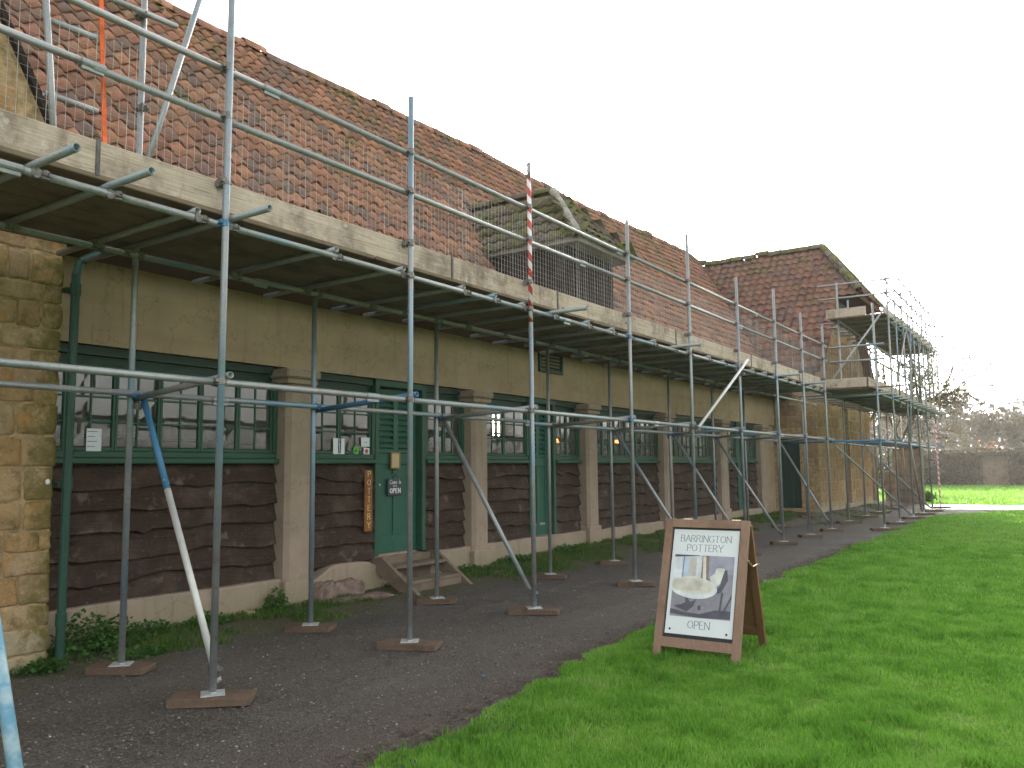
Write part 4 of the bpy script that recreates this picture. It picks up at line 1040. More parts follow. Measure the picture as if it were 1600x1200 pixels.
# rakers from the inner standard down to the foot of the outer one
def raker(xi, xo, blue=False):
    a = Vector((xi+.085, IY-.03, ZL-.03)); b = Vector((xo+.06, OY+.03, .12))
    if blue:
        c = a.lerp(b, .36); tube('brace', a, c, mat='blue_tube'); tube('brace', c+(b-a)*.0005, b, mat='light_tube')
    else: tube('brace', a, b)
    coupler(xo+.04, OY+.02, .19, rx=.5); coupler(xi+.05, IY-.02, ZL-.09, rx=.4)
raker(IX[1], OX[1], True); raker(IX[3], OX[3]); raker(IX[5], OX[5]); raker(IX[6], OX[6]); raker(IX[7], OX[7]); raker(IX[9], OX[9])
tube('brace', (OX[5]+.03, OY-.055, ZL-.06), (OX[6]+.32, OY-.055, ZD+.16), mat='light_tube')
coupler(OX[5], OY-.02, ZL-.02, rot=math.pi); coupler(OX[6], OY-.02, ZD-.12, rot=math.pi)
# near raking shore that enters at the lower left corner
tube('brace', (1.39, 2.69, .05), (1.74, 4.67, 2.62), mat='pale_blue_tube')
# back rails, tall poles and the sloping tube at the upper left
tube('brace', (3.50, 6.0, 3.42), (4.12, 6.0, 5.7)); tube('standard', (2.98, 6.0, 3.35), (2.78, 6.0, 5.3))
tube('guard_rail', (2.86, 6.05, 4.26), (3.26, 6.05, 4.26)); tube('guard_rail', (2.84, 6.05, 4.82), (3.22, 6.05, 4.84)); tube('guard_rail', (3.05, 6.0, 5.17), (3.87, 6.0, 5.21))
coupler(3.58, IY, 5.19, rot=math.pi); coupler(3.62, IY, 4.42, rot=math.pi)
# deck boards, five wide, and toe boards
bx = [-.5, 2.0, 5.05, 8.9, 12.3, 16.1, 20.5]
for j in range(7):
    y0 = OY+.075+j*.232; sh = [0, .45, -.35, .2, -.5, .6, -.2][j]
    for a, b in zip(bx, bx[1:]):
        MB().bbox(max(-.5, a+sh), min(20.5, b+sh)-.012, y0, y0+.224, ZD+.077+rnd.gauss(0, .002), ZD+.115, .005).build('deck_board', 'deck_wood', SC)
tb = [(-.5, 2.62), (2.63, 6.1), (6.11, 8.05), (8.06, 11.45), (11.46, 14.9), (14.91, 18.1), (18.11, 20.35)]
for k, (a, b) in enumerate(tb):
    MB().bbox(a, b-.008, OY+.079, OY+.119, ZD+.118-.02, ZD+.325, .006).build('toe_board', 'toe_wood', SC)
for x in (2.62, 6.1, 8.05, 11.45, 14.9, 18.1): MB().bbox(x-.013, x+.013, OY+.070, OY+.0785, ZD+.10, ZD+.335, .002).build('strap', 'strap_grey', SC)
m = MB()
pth = [(2.69, OY+.13, ZD+.33), (2.67, OY+.14, 3.95), (2.645, OY+.15, 4.4), (2.60, OY+.17, 5.3)]
for a, b in zip(pth, pth[1:]):
    a = Vector(a); b = Vector(b); w0 = .014; m.add([a+Vector((-w0, 0, 0)), a+Vector((w0, 0, 0)), b+Vector((w0, 0, 0)), b+Vector((-w0, 0, 0)), a+Vector((-w0, .008, 0)), a+Vector((w0, .008, 0)), b+Vector((w0, .008, 0)), b+Vector((-w0, .008, 0))], [(0, 1, 2, 3), (7, 6, 5, 4), (1, 5, 6, 2), (4, 0, 3, 7)])
m.build('strap', 'orange_strap', SC)
# welded mesh guards between the rails
def mesh_guard(a, b, z0, z1, y, parent, sp=.055, r=.0011):
    V = []; F = []
    def wire(p, q, rr):
        n = len(V); d = Vector(q)-Vector(p)
        if abs(d.z) > abs(d.x)+abs(d.y): u, v_ = Vector((rr, 0, 0)), Vector((0, rr, 0))
        elif abs(d.x) > abs(d.y): u, v_ = Vector((0, rr, 0)), Vector((0, 0, rr))
        else: u, v_ = Vector((rr, 0, 0)), Vector((0, 0, rr))
        for P in (p, q):
            P = Vector(P)
            for s_, t_ in ((1, 1), (-1, 1), (-1, -1), (1, -1)): V.append(P+u*s_+v_*t_)
        for i in range(4): j = (i+1) % 4; F.append((n+i, n+j, n+4+j, n+4+i))
    if isinstance(a, tuple): A, Bq = Vector((a[0], a[1], 0)), Vector((b[0], b[1], 0))
    else: A, Bq = Vector((a, y, 0)), Vector((b, y, 0))
    L = (Bq-A).length; n = int(L/sp); dirv = (Bq-A)/L; perp = Vector((-dirv.y, dirv.x, 0))
    bow = [.012*math.sin(i*.37+rnd.random()*.2) for i in range(n+1)]
    for i in range(n+1):
        P = A+dirv*(i*L/n)+perp*(bow[i]*.4); wire(P+Vector((0, 0, z0)), P+Vector((0, 0, z1))+perp*bow[i], r*(1.55 if i % 4 == 0 else 1.0))
    m_ = int((z1-z0)/(sp*1.0))
    for k in range(m_+1): z = z0+(z1-z0)*k/m_; wire(A+Vector((0, 0, z))+perp*.003, Bq+Vector((0, 0, z))+perp*.003, r*.55)
    MB().add(V, F).build('mesh_guard', 'wire', parent)
gx = [-.4, 1.95, 4.10, 6.35, 8.62, 10.9, 13.2, 15.5, 17.8, 20.3]
for k, (a, b) in enumerate(zip(gx, gx[1:])): mesh_guard(a, b+.06, ZD+.16, ZR2-.06+rnd.uniform(-.03, .02), OY+.135+.012*(k % 2), SC)

# ---- scaffolding round the far wing
WS = thing('scaffolding', 'taller tube scaffolding with two decks round the far stone wing', 'scaffolding', (20.7, 3.76, 0))
TP = [(20.6, 3.76, 5.28), (22.9, 3.82, 6.35), (25.3, 3.86, 6.4), (27.4, 3.9, 6.9), (29.4, 3.93, 7.15), (31.6, 3.97, 7.4)]
UP = [(22.8, 5.02, 6.33), (25.4, 5.12, 5.4), (27.6, 5.18, 5.4), (30.1, 5.25, 5.4), (31.7, 5.3, 5.4)]
for i, (x, y, z) in enumerate(TP):
    if i == 5:
        o = MB().tube((0, 0, .075), (0, 0, 2.9), R_, 16).build('standard', 'red_white_tube', WS); o.location = (x, y, 0); tube('standard', (x, y, 2.905), (x, y, z), WS)
    else: tube('standard', (x+.02, y, .075), (x-.03, y, z), WS)
    for zz in (2.06, 3.18, 3.95, 4.30)+((5.25, 5.95, 6.3) if 0 < i else ()): coupler(x, y, zz, WS, blue=rnd.random() < .4)
for x, y, z in UP: tube('standard', (x, y, .075), (x-.03, y, z), WS); coupler(x, y, 2.06, WS, rot=math.pi); coupler(x, y, 3.18, WS, rot=math.pi)
def wl(name, z, a=0, b=5, dy=.05, ext=(.0, .35)):
    p = TP[a]; q = TP[b]; tube(name, (p[0]-ext[0], p[1]+dy, z), (q[0]+ext[1], q[1]+dy, z), WS)
for z, nm in ((2.06, 'ledger'), (3.18, 'ledger'), (3.95, 'guard_rail'), (4.30, 'guard_rail')): wl(nm, z)
for z, nm in ((5.25, 'ledger'), (5.93, 'guard_rail'), (6.30, 'guard_rail')): wl(nm, z, 1, 5)
for z in (2.06, 3.18): tube('ledger', (20.4, 4.95, z), (32, 5.25, z), WS)
tube('ledger', (22.6, 4.95, 5.25), (32, 5.25, 5.25), WS)
for z in (3.95, 4.30): tube('guard_rail', (20.62, 4.80, z), (20.56, 3.55, z), WS)
for z in (5.93, 6.30): tube('guard_rail', (22.85, 5.55, z), (22.92, 3.72, z), WS)
tube('transom', (20.65, 4.95, 3.13), (20.6, 3.45, 3.13), WS); tube('transom', (20.65, 6.2, 2.06), (20.6, 3.65, 2.06), WS, 'blue_tube')
for x in (21.3, 22.2, 23.1, 23.9, 24.8, 25.5, 26.4, 27.2, 28.1, 29.0, 30.0, 31.0, 31.9):
    tube('transom', (x, 3.6, 3.235), (x, 5.75, 3.235), WS)
    if x > 22.5: tube('transom', (x, 3.6, 5.305), (x, 5.6, 5.305), WS)
for x, y, _ in TP[1:]: tube('transom', (x+.06, y-.15, 2.11), (x+.06, 5.35, 2.11), WS, 'blue_tube' if rnd.random() < .5 else 'scaffold_tube')
for j in range(6):
    y0 = 3.80+j*.232; MB().bbox(20.35, 26.0, y0, y0+.224, 3.262, 3.30, .005).build('deck_board', 'deck_wood', WS); MB().bbox(26.02, 32.0, y0+.05, y0+.274, 3.262, 3.30, .005).build('deck_board', 'deck_wood', WS)
    MB().bbox(22.6, 27.0, y0+.04, y0+.264, 5.332, 5.37, .005).build('deck_board', 'deck_wood', WS); MB().bbox(27.02, 31.7, y0+.07, y0+.294, 5.332, 5.37, .005).build('deck_board', 'deck_wood', WS)
for a, b in ((20.3, 24.0), (24.02, 28.0), (28.02, 32.0)): MB().bbox(a, b, 3.88+(a-20)*.008, 3.92+(a-20)*.008, 3.303, 3.52, .006).build('toe_board', 'toe_wood', WS)
MB().bbox(20.30, 20.34, 3.86, 5.0, 3.303, 3.52, .006).build('toe_board', 'toe_wood', WS); MB().bbox(22.62, 22.66, 4.3, 5.3, 5.373, 5.60, .006).build('toe_board', 'toe_wood', WS)
MB().bbox(20.9, 20.94, 3.30, 4.5, 3.305, 3.34, .006).build('deck_board', 'deck_wood', WS)
for a, b in ((22.9, 27.2), (27.22, 31.6)): MB().bbox(a, b, 3.90, 3.94, 5.373, 5.60, .006).build('toe_board', 'toe_wood', WS)
tube('brace', (20.9, 5.0, 3.32), (22.95, 3.74, 5.75), WS); tube('brace', (21.7, 5.02, 2.0), (25.3, 3.93, .12), WS); tube('brace', (25.6, 5.05, 2.0), (29.4, 3.99, .12), WS)
tube('brace', (26.3, 3.80, .2), (24.9, 3.78, 2.1), WS); tube('brace', (25.0, 3.78, 2.1), (26.4, 3.82, 5.6), WS)
tube('brace', (27.4, 3.83, 4.3), (29.4, 3.86, 6.6), WS); tube('brace', (29.4, 3.86, 4.2), (31.6, 3.9, 6.6), WS)
for x, y, z in ((24.1, 3.84, 6.2), (26.4, 3.88, 6.6), (28.4, 3.92, 7.0), (30.5, 3.95, 7.3), (33.2, 4.0, 7.6)): tube('standard', (x, y, 3.0), (x-.02, y, z), WS)
for x, y, z in ((24.2, 5.06, 6.1), (28.8, 5.22, 6.5), (33.3, 5.3, 6.4)): tube('standard', (x, y, .075 if x > 33 else 3.2), (x, y, z), WS)
for z in (4.65, 5.6, 6.75): tube('guard_rail', (25.2, 3.90, z), (33.6, 4.05, z), WS)
for z in (3.95, 4.30, 5.93, 6.30): tube('guard_rail', (32.0, 3.6, z), (32.0, 6.4, z), WS)
tube('brace', (22.9, 3.76, 3.3), (25.3, 3.80, 5.2), WS); tube('brace', (25.3, 3.78, 5.3), (27.4, 3.83, 3.3), WS)
mesh_guard((20.62, 5.0), (20.62, 3.9), 3.36, 4.28, 0, WS); mesh_guard((22.0, 6.05), (24.0, 6.05), 3.36, 4.28, 0, WS)

# ---- base plates and sole boards
LABS = {}
def sole(x, y, label, rz, parent, L=.50, W=.225, plate=True):
    o = MB().bbox(-L/2, L/2, -W/2, W/2, .004, .058, .007)
    for i, v_ in enumerate(o.v): o.v[i] = (v_[0]+.006*math.sin(i*3.7), v_[1]+.006*math.sin(i*2.3), v_[2]+.003*math.sin(i*5.1))
    ob = o.build('sole_board', 'sole_wood', None, label=label, category='board', group='timber sole boards under the scaffold poles')
    ob.location = (x, y, float(verge(x, y))); ob.rotation_euler[2] = rz
    m = MB(); zz = .0595; c, s = math.cos(rz+.3), math.sin(rz+.3); h = .075
    m.add([(x+u*c-v*s, y+u*s+v*c, z) for z in (zz, zz+.006) for u, v in ((-h, -h), (h, -h), (h, h), (-h, h))], [(0, 1, 2, 3), (7, 6, 5, 4), (0, 4, 5, 1), (1, 5, 6, 2), (2, 6, 7, 3), (3, 7, 4, 0)])
    m.tube((x, y, zz+.006), (x, y, zz+.075), .019, 10); m.build('base_plate', 'base_metal', parent)
ordw = ['', 'first', 'second', 'third', 'fourth', 'fifth', 'sixth', 'seventh', 'eighth', 'ninth', 'tenth']
for i in range(1, 10): sole(OX[i], OY, 'brown timber sole board under the %s outer scaffold pole from the left' % ordw[i], [0, -.92, -1.22, -1.15, -1.1, -1.0, -.9, -1.0, -.9, -1.0][i], SC, .52 if i < 4 else .46)
for i in range(1, 11): sole(IX[i], IY, 'brown timber sole board under the %s inner scaffold pole from the stone gable' % ordw[i], -.9+rnd.uniform(-.25, .2), SC, .44)
for i, (x, y, _) in enumerate(TP): sole(x, y, 'timber sole board under the %s outer pole of the far wing scaffold' % ordw[i+1], -.9+rnd.uniform(-.2, .2), WS, .6)
for i, (x, y, _) in enumerate(UP): sole(x, y, 'timber sole board under the %s inner pole of the far wing scaffold' % ordw[i+1], -.9+rnd.uniform(-.2, .2), WS, .6)

# ------------------------------------------------------------------ steps, rubble
ST = thing('wooden_steps', 'weathered two-tread wooden steps below the first green pottery door', 'steps', (8.15, 6.9, 0))
for xx in (7.62, 8.66):
    MB().prism([(7.30, .42), (7.14, .43), (6.52, .0), (6.74, -.02), (7.0, .12), (7.30, .30)], 'x', xx-.028, xx+.028).build('stringer', 'step_wood', ST)
MB().bbox(7.65, 8.63, 6.96, 7.22, .285, .325, .006).build('tread', 'step_wood', ST)
MB().bbox(7.65, 8.63, 6.70, 6.95, .12, .16, .006).build('tread', 'step_wood', ST)
MB().bbox(7.65, 8.63, 6.70, 6.73, .01, .119, .006).build('riser', 'step_wood', ST)
MB().bbox(7.65, 8.63, 7.225, 7.25, .05, .41, .006).build('riser', 'step_wood', ST)
plain('rubble', (0.21, 0.155, 0.125), 0.95, 0, 0.1, 0.45, 9)
def rock(name, c, s, seed, mat, label, cat, rz=0.0):
    r_ = np.random.default_rng(seed); m = MB(); V = []; nu, nv = 16, 9
    for j in range(nv):
        ph = math.pi*(j+.5)/nv-math.pi/2
        for i in range(nu):
            th = 2*math.pi*i/nu; e = .55
            f = lambda t: math.copysign(abs(t)**e, t)
            k = 1+.16*(r_.random()-.5)+.55*(float(fbm(math.cos(th)*1.6+seed, math.sin(th)*1.6+ph*1.5, seed, 3))-.5)
            V.append((s[0]*f(math.cos(ph))*f(math.cos(th))*k, s[1]*f(math.cos(ph))*f(math.sin(th))*k, s[2]*f(math.sin(ph))*k))
    F = [(j*nu+i, j*nu+(i+1) % nu, (j+1)*nu+(i+1) % nu, (j+1)*nu+i) for j in range(nv-1) for i in range(nu)]+[tuple(range(nu))[::-1], tuple((nv-1)*nu+i for i in range(nu))]
    o = m.add(V, F).build(name, mat, None, label=label, category=cat); o.location = c; o.rotation_euler = (0, 0, rz); return o
rock('stone_slab', (6.98, 6.90, .025), (.42, .13, .05), 3, 'rubble', 'flat mossy stone slab lying at the foot of the wall by the steps', 'stone', -.12)
rock('broken_concrete', (6.66, 7.14, .10), (.14, .10, .15), 5, 'rubble', 'broken pinkish concrete lump against the wall right of the first pillar', 'rubble', .2)
rock('broken_concrete', (7.02, 7.17, .08), (.24, .10, .15), 8, 'rubble', 'larger broken concrete lump against the wall left of the steps', 'rubble', -.1)
rock('small_stone', (5.62, 7.12, .04), (.05, .05, .04), 9, 'stone_grey', 'small reddish stone at the wall foot left of the first pillar', 'stone')

# ------------------------------------------------------------------ lettering (own stroke letters)
GL = {'A': [[(0, 0), (.4, 1), (.8, 0)], [(.15, .36), (.65, .36)]], 'B': [[(0, 0), (0, 1), (.38, 1), (.52, .9), (.54, .74), (.44, .58), (.3, .53), (0, .53)], [(.3, .53), (.52, .48), (.6, .3), (.54, .1), (.36, 0), (0, 0)]],
      'C': [[(.7, .82), (.55, .97), (.35, 1), (.12, .85), (.02, .5), (.12, .15), (.35, 0), (.55, .03), (.7, .18)]], 'E': [[(.52, 1), (0, 1), (0, 0), (.55, 0)], [(0, .53), (.42, .53)]],
      'G': [[(.75, .83), (.58, .97), (.4, 1), (.13, .85), (.02, .5), (.13, .15), (.4, 0), (.62, .04), (.76, .16), (.76, .45), (.55, .45)]], 'I': [[(.08, 0), (.08, 1)]],
      'N': [[(0, 0), (0, 1), (.7, 0), (.7, 1)]], 'O': [[(.42, 1), (.15, .87), (.02, .5), (.15, .13), (.42, 0), (.69, .13), (.82, .5), (.69, .87), (.42, 1)]],
      'P': [[(0, 0), (0, 1), (.38, 1), (.54, .9), (.57, .73), (.5, .55), (.34, .47), (0, .47)]], 'R': [[(0, 0), (0, 1), (.38, 1), (.53, .9), (.55, .74), (.47, .58), (.32, .52), (0, .52)], [(.28, .52), (.66, 0)]],
      'T': [[(.35, 0), (.35, 1)], [(0, 1), (.7, 1)]], 'Y': [[(.36, 0), (.36, .48), (0, 1)], [(.36, .48), (.72, 1)]], 'W': [[(0, 1), (.22, 0), (.45, .8), (.68, 0), (.9, 1)]], "'": [[(.05, 1), (.03, .78)]],
      'o': [[(.25, .6), (.08, .5), (.04, .28), (.14, .04), (.28, 0), (.44, .1), (.48, .34), (.4, .54), (.25, .6)]], 'm': [[(0, 0), (.06, .58), (.08, .4), (.22, .58), (.28, .5), (.26, 0)], [(.27, .4), (.4, .58), (.5, .5), (.46, .05), (.56, 0)]],
      'e': [[(.06, .28), (.4, .36), (.36, .55), (.2, .6), (.06, .42), (.04, .2), (.16, 0), (.4, .08)]], 'n': [[(0, 0), (.06, .58), (.08, .4), (.26, .58), (.36, .5), (.32, .08), (.44, 0)]]}
GW = {'A': .8, 'B': .6, 'C': .7, 'E': .55, 'G': .78, 'I': .16, 'N': .7, 'O': .84, 'P': .57, 'R': .66, 'T': .7, 'Y': .72, 'W': .9, "'": .1, 'o': .5, 'm': .56, 'e': .42, 'n': .44, ' ': .4}
SER = {'A': [(0, 0), (.8, 0)], 'B': [], 'E': [], 'I': [(.08, 0), (.08, 1)], 'N': [(0, 0), (.7, 1)], 'P': [(0, 0)], 'R': [(0, 0), (.66, 0)], 'T': [(.35, 0)], 'Y': [(.36, 0), (0, 1), (.72, 1)]}
def text_mesh(txt, size, stroke, gap=.2, serif=True, slant=0.0):
    """quads in (u, v); returns verts, faces, width"""
    V = []; F = []; x = 0
    def seg(a, b, wd):
        a = Vector(a); b = Vector(b); d = b-a
        if d.length < 1e-6: return
        d.normalize(); n = Vector((-d.y, d.x))*wd/2; a = a-d*wd*.3; b = b+d*wd*.3; k = len(V)
        V.extend([a-n, b-n, b+n, a+n]); F.append((k, k+1, k+2, k+3))
    for ch in txt:
        for pl in GL.get(ch, []):
            for a, b in zip(pl, pl[1:]):
                vert = abs(b[1]-a[1]) > .6*abs(b[0]-a[0]); wd = stroke*(1.0 if vert else .6)
                q = lambda p: ((x+p[0]+slant*p[1])*size, p[1]*size)
                seg(q(a), q(b), wd*size)
        if serif:
            for p in SER.get(ch, []): q = lambda p: ((x+p[0])*size, p[1]*size); seg(q((p[0]-.10, p[1])), q((p[0]+.10, p[1])), stroke*.5*size)
        x += GW[ch]+gap
    return V, F, (x-gap)*size
def lettering(txt, size, stroke, to3, mat, parent, name='lettering', **kw):
    V, F, W_ = text_mesh(txt, size, stroke, **kw); cu = W_/2; VV = []; FF = []
    for k, f in enumerate(F):
        o = len(VV); VV += [to3(V[i].x-cu, V[i].y, .0002*(k % 5)) for i in f]; FF.append((o, o+1, o+2, o+3))
    return MB().add(VV, FF).build(name, mat, parent)

# POTTERY sign beside the door
PS = thing('pottery_sign', 'narrow vertical brown wooden sign reading POTTERY left of the green door', 'sign', (7.53, 7.32, 1.12))
MB().bbox(7.465, 7.60, 7.298, 7.325, .74, 1.50, .008).build('plank', 'pottery_wood', PS)
for k, ch in enumerate('POTTERY'): lettering(ch, .068, .17, lambda u, v, e, k=k: (7.5325+u, 7.2965-e, 1.415-k*.104+v), 'gold_print', PS, 'letter')
m = MB(); m.tube((7.53, 7.32, 1.50), (7.53, 7.325, 1.525), .008, 6); m.build('hook', 'black_trim', PS)
# OPEN sign and notice on the door
OS = thing('open_sign', 'small dark slate Come In OPEN sign hung on the green door', 'sign', (8.13, 7.42, 1.16))
MB().bbox(7.995, 8.265, 7.408, 7.424, 1.165, 1.385, .004).build('board', 'slate_sign', OS)
sg = lambda z0: (lambda u, v, e: (8.13+u, 7.4072-e, z0+v))
lettering('Come In', .052, .12, sg(1.315), 'white_print', OS, gap=.16, serif=False, slant=.25); lettering("WE'RE", .022, .14, sg(1.277), 'white_print', OS, gap=.2, serif=False); lettering('OPEN', .056, .27, sg(1.200), 'white_print', OS, gap=.30, serif=False)
m = MB(); m.tube((8.03, 7.415, 1.385), (8.13, 7.415, 1.475), .004, 5); m.tube((8.23, 7.415, 1.385), (8.13, 7.415, 1.475), .004, 5); m.tube((8.13, 7.43, 1.475), (8.13, 7.405, 1.475), .010, 6); m.build('cord', 'grey_print', OS)
NB = thing('notice_board', 'small cream framed notice above the slate sign on the green door', 'notice', (8.13, 7.42, 1.6))
m = MB()
for a, b, c, d in ((8.04, 8.06, 1.51, 1.73), (8.20, 8.22, 1.51, 1.73), (8.06, 8.20, 1.51, 1.53), (8.06, 8.20, 1.71, 1.73)): m.bbox(a, b, 7.395, 7.42, c, d, .004)
m.build('frame', 'notice_frame', NB); MB().box(8.06, 8.20, 7.402, 7.41, 1.53, 1.71).build('sheet', 'paper_cream', NB)
MB().bbox(7.745, 7.765, 7.325, 7.331, 1.30, 1.325, .003).build('keyhole_plate', 'white_blob', None, label='tiny white plate on the green door jamb', category='plate')
# papers behind / on the panes
def paper(name, x0, x1, z0, z1, mat, label, cat='notice'):
    o = thing(name, label, cat, ((x0+x1)/2, 7.365, z0)); MB().box(x0, x1, 7.362, 7.3635, z0, z1).build('sheet', mat, o); return o
o = paper('paper_notice', 6.985, 7.17, 1.69, 1.885, 'paper', 'white paper notice in the lower pane of the window left of the door'); m = MB(); m.box(7.065, 7.09, 7.3605, 7.3615, 1.835, 1.855)
m.build('print', 'grey_print', o)
o = paper('paper_notice', 7.455, 7.61, 1.79, 1.905, 'paper', 'small white paper above the red sticker in the pane beside the door'); m = MB(); m.box(7.5, 7.56, 7.3605, 7.3615, 1.84, 1.846); m.build('print', 'grey_print', o)
o = paper('red_sticker', 7.50, 7.60, 1.69, 1.775, 'paper', 'small white sticker with a red emblem in the pane beside the door', 'sticker')
m = MB(); m.add([(7.55+.034*math.cos(a*.7854), 7.361, 1.735+.026*math.sin(a*.7854)) for a in range(8)], [tuple(range(8))]); m.box(7.52, 7.58, 7.3602, 7.3608, 1.70, 1.706); m.build('emblem', 'red_sticker', o)
o = thing('green_sticker', 'round bright green leaf sticker in the pane near the pottery sign', 'sticker', (7.365, 7.36, 1.70)); m = MB()
pts = [(.045*math.cos(a*math.pi/8), .052*math.sin(a*math.pi/8)) for a in range(13)]+[(.047, -.05)]
m.add([(7.365+u, 7.363, 1.747+v) for u, v in pts], [tuple(range(len(pts)))]); m.build('disc', 'green_sticker', o)
m = MB(); m.add([(7.36+u, 7.3615, 1.745+v) for u, v in ((-.02, -.02), (.0, -.028), (.022, -.01), (.02, .015), (.006, .03), (.004, .005), (-.01, .0))], [tuple(range(7))]); m.build('leaf_mark', 'green_sticker_dark', o)
o = paper('paper_notice', 3.99, 4.13, 1.69, 1.90, 'paper', 'white paper with lines of print in the first window beside the drainpipe'); m = MB()
for k in range(4): m.box(4.0, 4.09-.02*(k % 2), 7.3605, 7.3615, 1.87-k*.045, 1.876-k*.045)
m.build('print', 'grey_print', o)
MB().bbox(3.335, 3.37, 6.715, 6.74, 1.41, 1.455, .012).build('bell_push', 'white_blob', None, label='small white fitting on the stone wall beside the drainpipe', category='fitting')

# ------------------------------------------------------------------ A-board
AB = thing('sandwich_board', 'brown wooden A-frame board with Barrington Pottery poster standing on the lawn', 'sandwich board', (6.45, 2.5, 0))
BW, BH = .69, 1.10
ft = Vector((6.15, 2.52, .0)); tp = Vector((6.46, 2.50, 1.065)); bk = Vector((6.94, 2.56, .0))
axu = Vector((.02, -1, 0)).normalized()      # to the right as seen from the front
def frame_fn(base, top):
    up = (top-base); H = up.length; up.normalize(); nrm = axu.cross(up).normalized()
    if nrm.x > 0: nrm = -nrm
    return (lambda u, v, d: tuple(base+axu*u+up*v+nrm*d)), H
def obox(fn, u0, u1, v0, v1, d0, d1):
    V = [fn(u, v, d) for d in (d0, d1) for u, v in ((u0, v0), (u1, v0), (u1, v1), (u0, v1))]
    return V, [(3, 2, 1, 0), (4, 5, 6, 7), (0, 1, 5, 4), (1, 2, 6, 5), (2, 3, 7, 6), (3, 0, 4, 7)]
fn, H = frame_fn(ft, tp); fw = .062
def piece(name, fn, *a, mat='sign_frame', parent=AB): return MB().add(*obox(fn, *a)).build(name, mat, parent)
piece('stile', fn, -BW/2, -BW/2+fw, 0, H, 0, .034); piece('stile', fn, BW/2-fw, BW/2, 0, H, 0, .034)
piece('rail', fn, -BW/2+fw, BW/2-fw, H-.066, H-.001, .001, .033); piece('rail', fn, -BW/2+fw, BW/2-fw, .10, .175, .001, .033)
piece('back_panel', fn, -BW/2+fw, BW/2-fw, .175, H-.066, .002, .008, mat='black_trim')
ps = piece('poster', fn, -BW/2+fw+.012, BW/2-fw-.012, .205, H-.080, .0085, .0125, mat='poster_white')
fb, Hb = frame_fn(bk, tp+Vector((.035, 0, -.0)))
for a in ((-BW/2+.005, -BW/2+fw), (BW/2-fw, BW/2-.005)): piece('back_leg', fb, a[0], a[1], 0, Hb-.03, -.01, .022, mat='sign_back')
piece('back_rail', fb, -BW/2+fw, BW/2-fw, .13, .20, -.008, .018, mat='sign_back'); piece('back_rail', fb, -BW/2+fw, BW/2-fw, Hb-.10, Hb-.04, -.008, .018, mat='sign_back')
piece('rear_panel', fb, -BW/2+fw, BW/2-fw, .20, Hb-.10, .001, .006, mat='sign_back')
for s in (-1, 1):
    a = Vector(fn(s*(BW/2+.004), .72*H, .015)); b = Vector(fb(s*(BW/2+.004), .68*Hb, .01)); c = (a+b)/2+Vector((0, 0, -.03)); m = MB(); m.tube(a, c, .006, 6); m.tube(c, b, .006, 6); m.tube(a-axu*.01, a+axu*s*.012, .009, 6); m.tube(b-axu*.01, b+axu*s*.012, .009, 6); m.build('stay', 'brass', AB)
for v in (H-.035,):
    for s in (-1, 1): m = MB(); m.tube(Vector(fn(s*.2, H, .01)), Vector(fn(s*.2+.07, H, .01)), .009, 8); m.build('hinge', 'brass', AB)
# poster print
pu, pv0, pv1 = BW/2-fw-.012, .205, H-.080
def pp(u, v, d=.013): return fn(u, v, d)
tx_ = lambda z: (lambda u, v, e: fn(u, z+v, .0131+e))
lettering('BARRINGTON', .052, .095, tx_(pv1-.098), 'grey_print', ps, gap=.155); lettering('POTTERY', .052, .095, tx_(pv1-.172), 'grey_print', ps, gap=.155); lettering('OPEN', .056, .095, tx_(pv0+.052), 'grey_print', ps, gap=.17)
qx0, qx1, qy0, qy1 = -pu+.028, pu-.026, pv0+.135, pv1-.205
def PH(x, y): return (qx0+(qx1-qx0)*x, qy0+(qy1-qy0)*y)
layer = [0]
def shape(name, pts, mat):
    layer[0] += 1; d = .0130+.00025*layer[0]; MB().add([fn(*PH(x, y), d) for x, y in pts], [tuple(range(len(pts)))]).build(name, mat, ps)
def ell(cx, cy, rx, ry, a0=0, a1=2*math.pi, n=28, rot=0.0):
    out = []
    for i in range(n+1):
        t = a0+(a1-a0)*i/n; u, v = rx*math.cos(t), ry*math.sin(t); out.append((min(1, max(0, cx+u*math.cos(rot)-v*math.sin(rot))), min(1, max(0, cy+u*math.sin(rot)+v*math.cos(rot)))))
    return out[:-1] if abs(a1-a0-2*math.pi) < 1e-6 else out
shape('photo', [(0, 0), (1, 0), (1, 1), (0, 1)], 'ph_purple'); shape('photo_patch', [(0, .45), (.47, .45), (.47, 1), (0, 1)], 'ph_pale'); shape('photo_patch', [(.13, .62), (.38, .66), (.38, .98), (.13, .98)], 'ph_blue')
shape('photo_patch', [(.26, .66), (.37, .67), (.37, .96), (.26, .95)], 'ph_tan'); shape('photo_patch', [(.47, .6), (.6, .55), (.58, 1), (.47, 1)], 'ph_brown'); shape('photo_patch', [(.50, .62), (.56, .6), (.53, .99), (.48, .99)], 'ph_cream')
shape('photo_patch', [(.60, .66), (1, .72), (1, 1), (.59, 1)], 'ph_lilac'); shape('photo_patch', [(0, .96), (.42, .99), (.42, 1), (0, 1)], 'ph_dark'); shape('photo_patch', [(.155, .62), (.165, .62), (.165, 1), (.155, 1)], 'ph_dark')
shape('photo_patch', [(0, .04), (.5, .0), (1, .02), (1, .14), (.75, .14), (.5, .06), (.2, .08), (0, .12)], 'ph_dark'); shape('photo_patch', ell(.28, .18, .12, .06, rot=.3), 'ph_dark'); shape('photo_patch', [(.05, .16), (.25, .22), (.22, .40), (.32, .24), (.42, .28), (.46, .36), (.38, .18), (.28, .08), (.18, .12)], 'ph_dark')
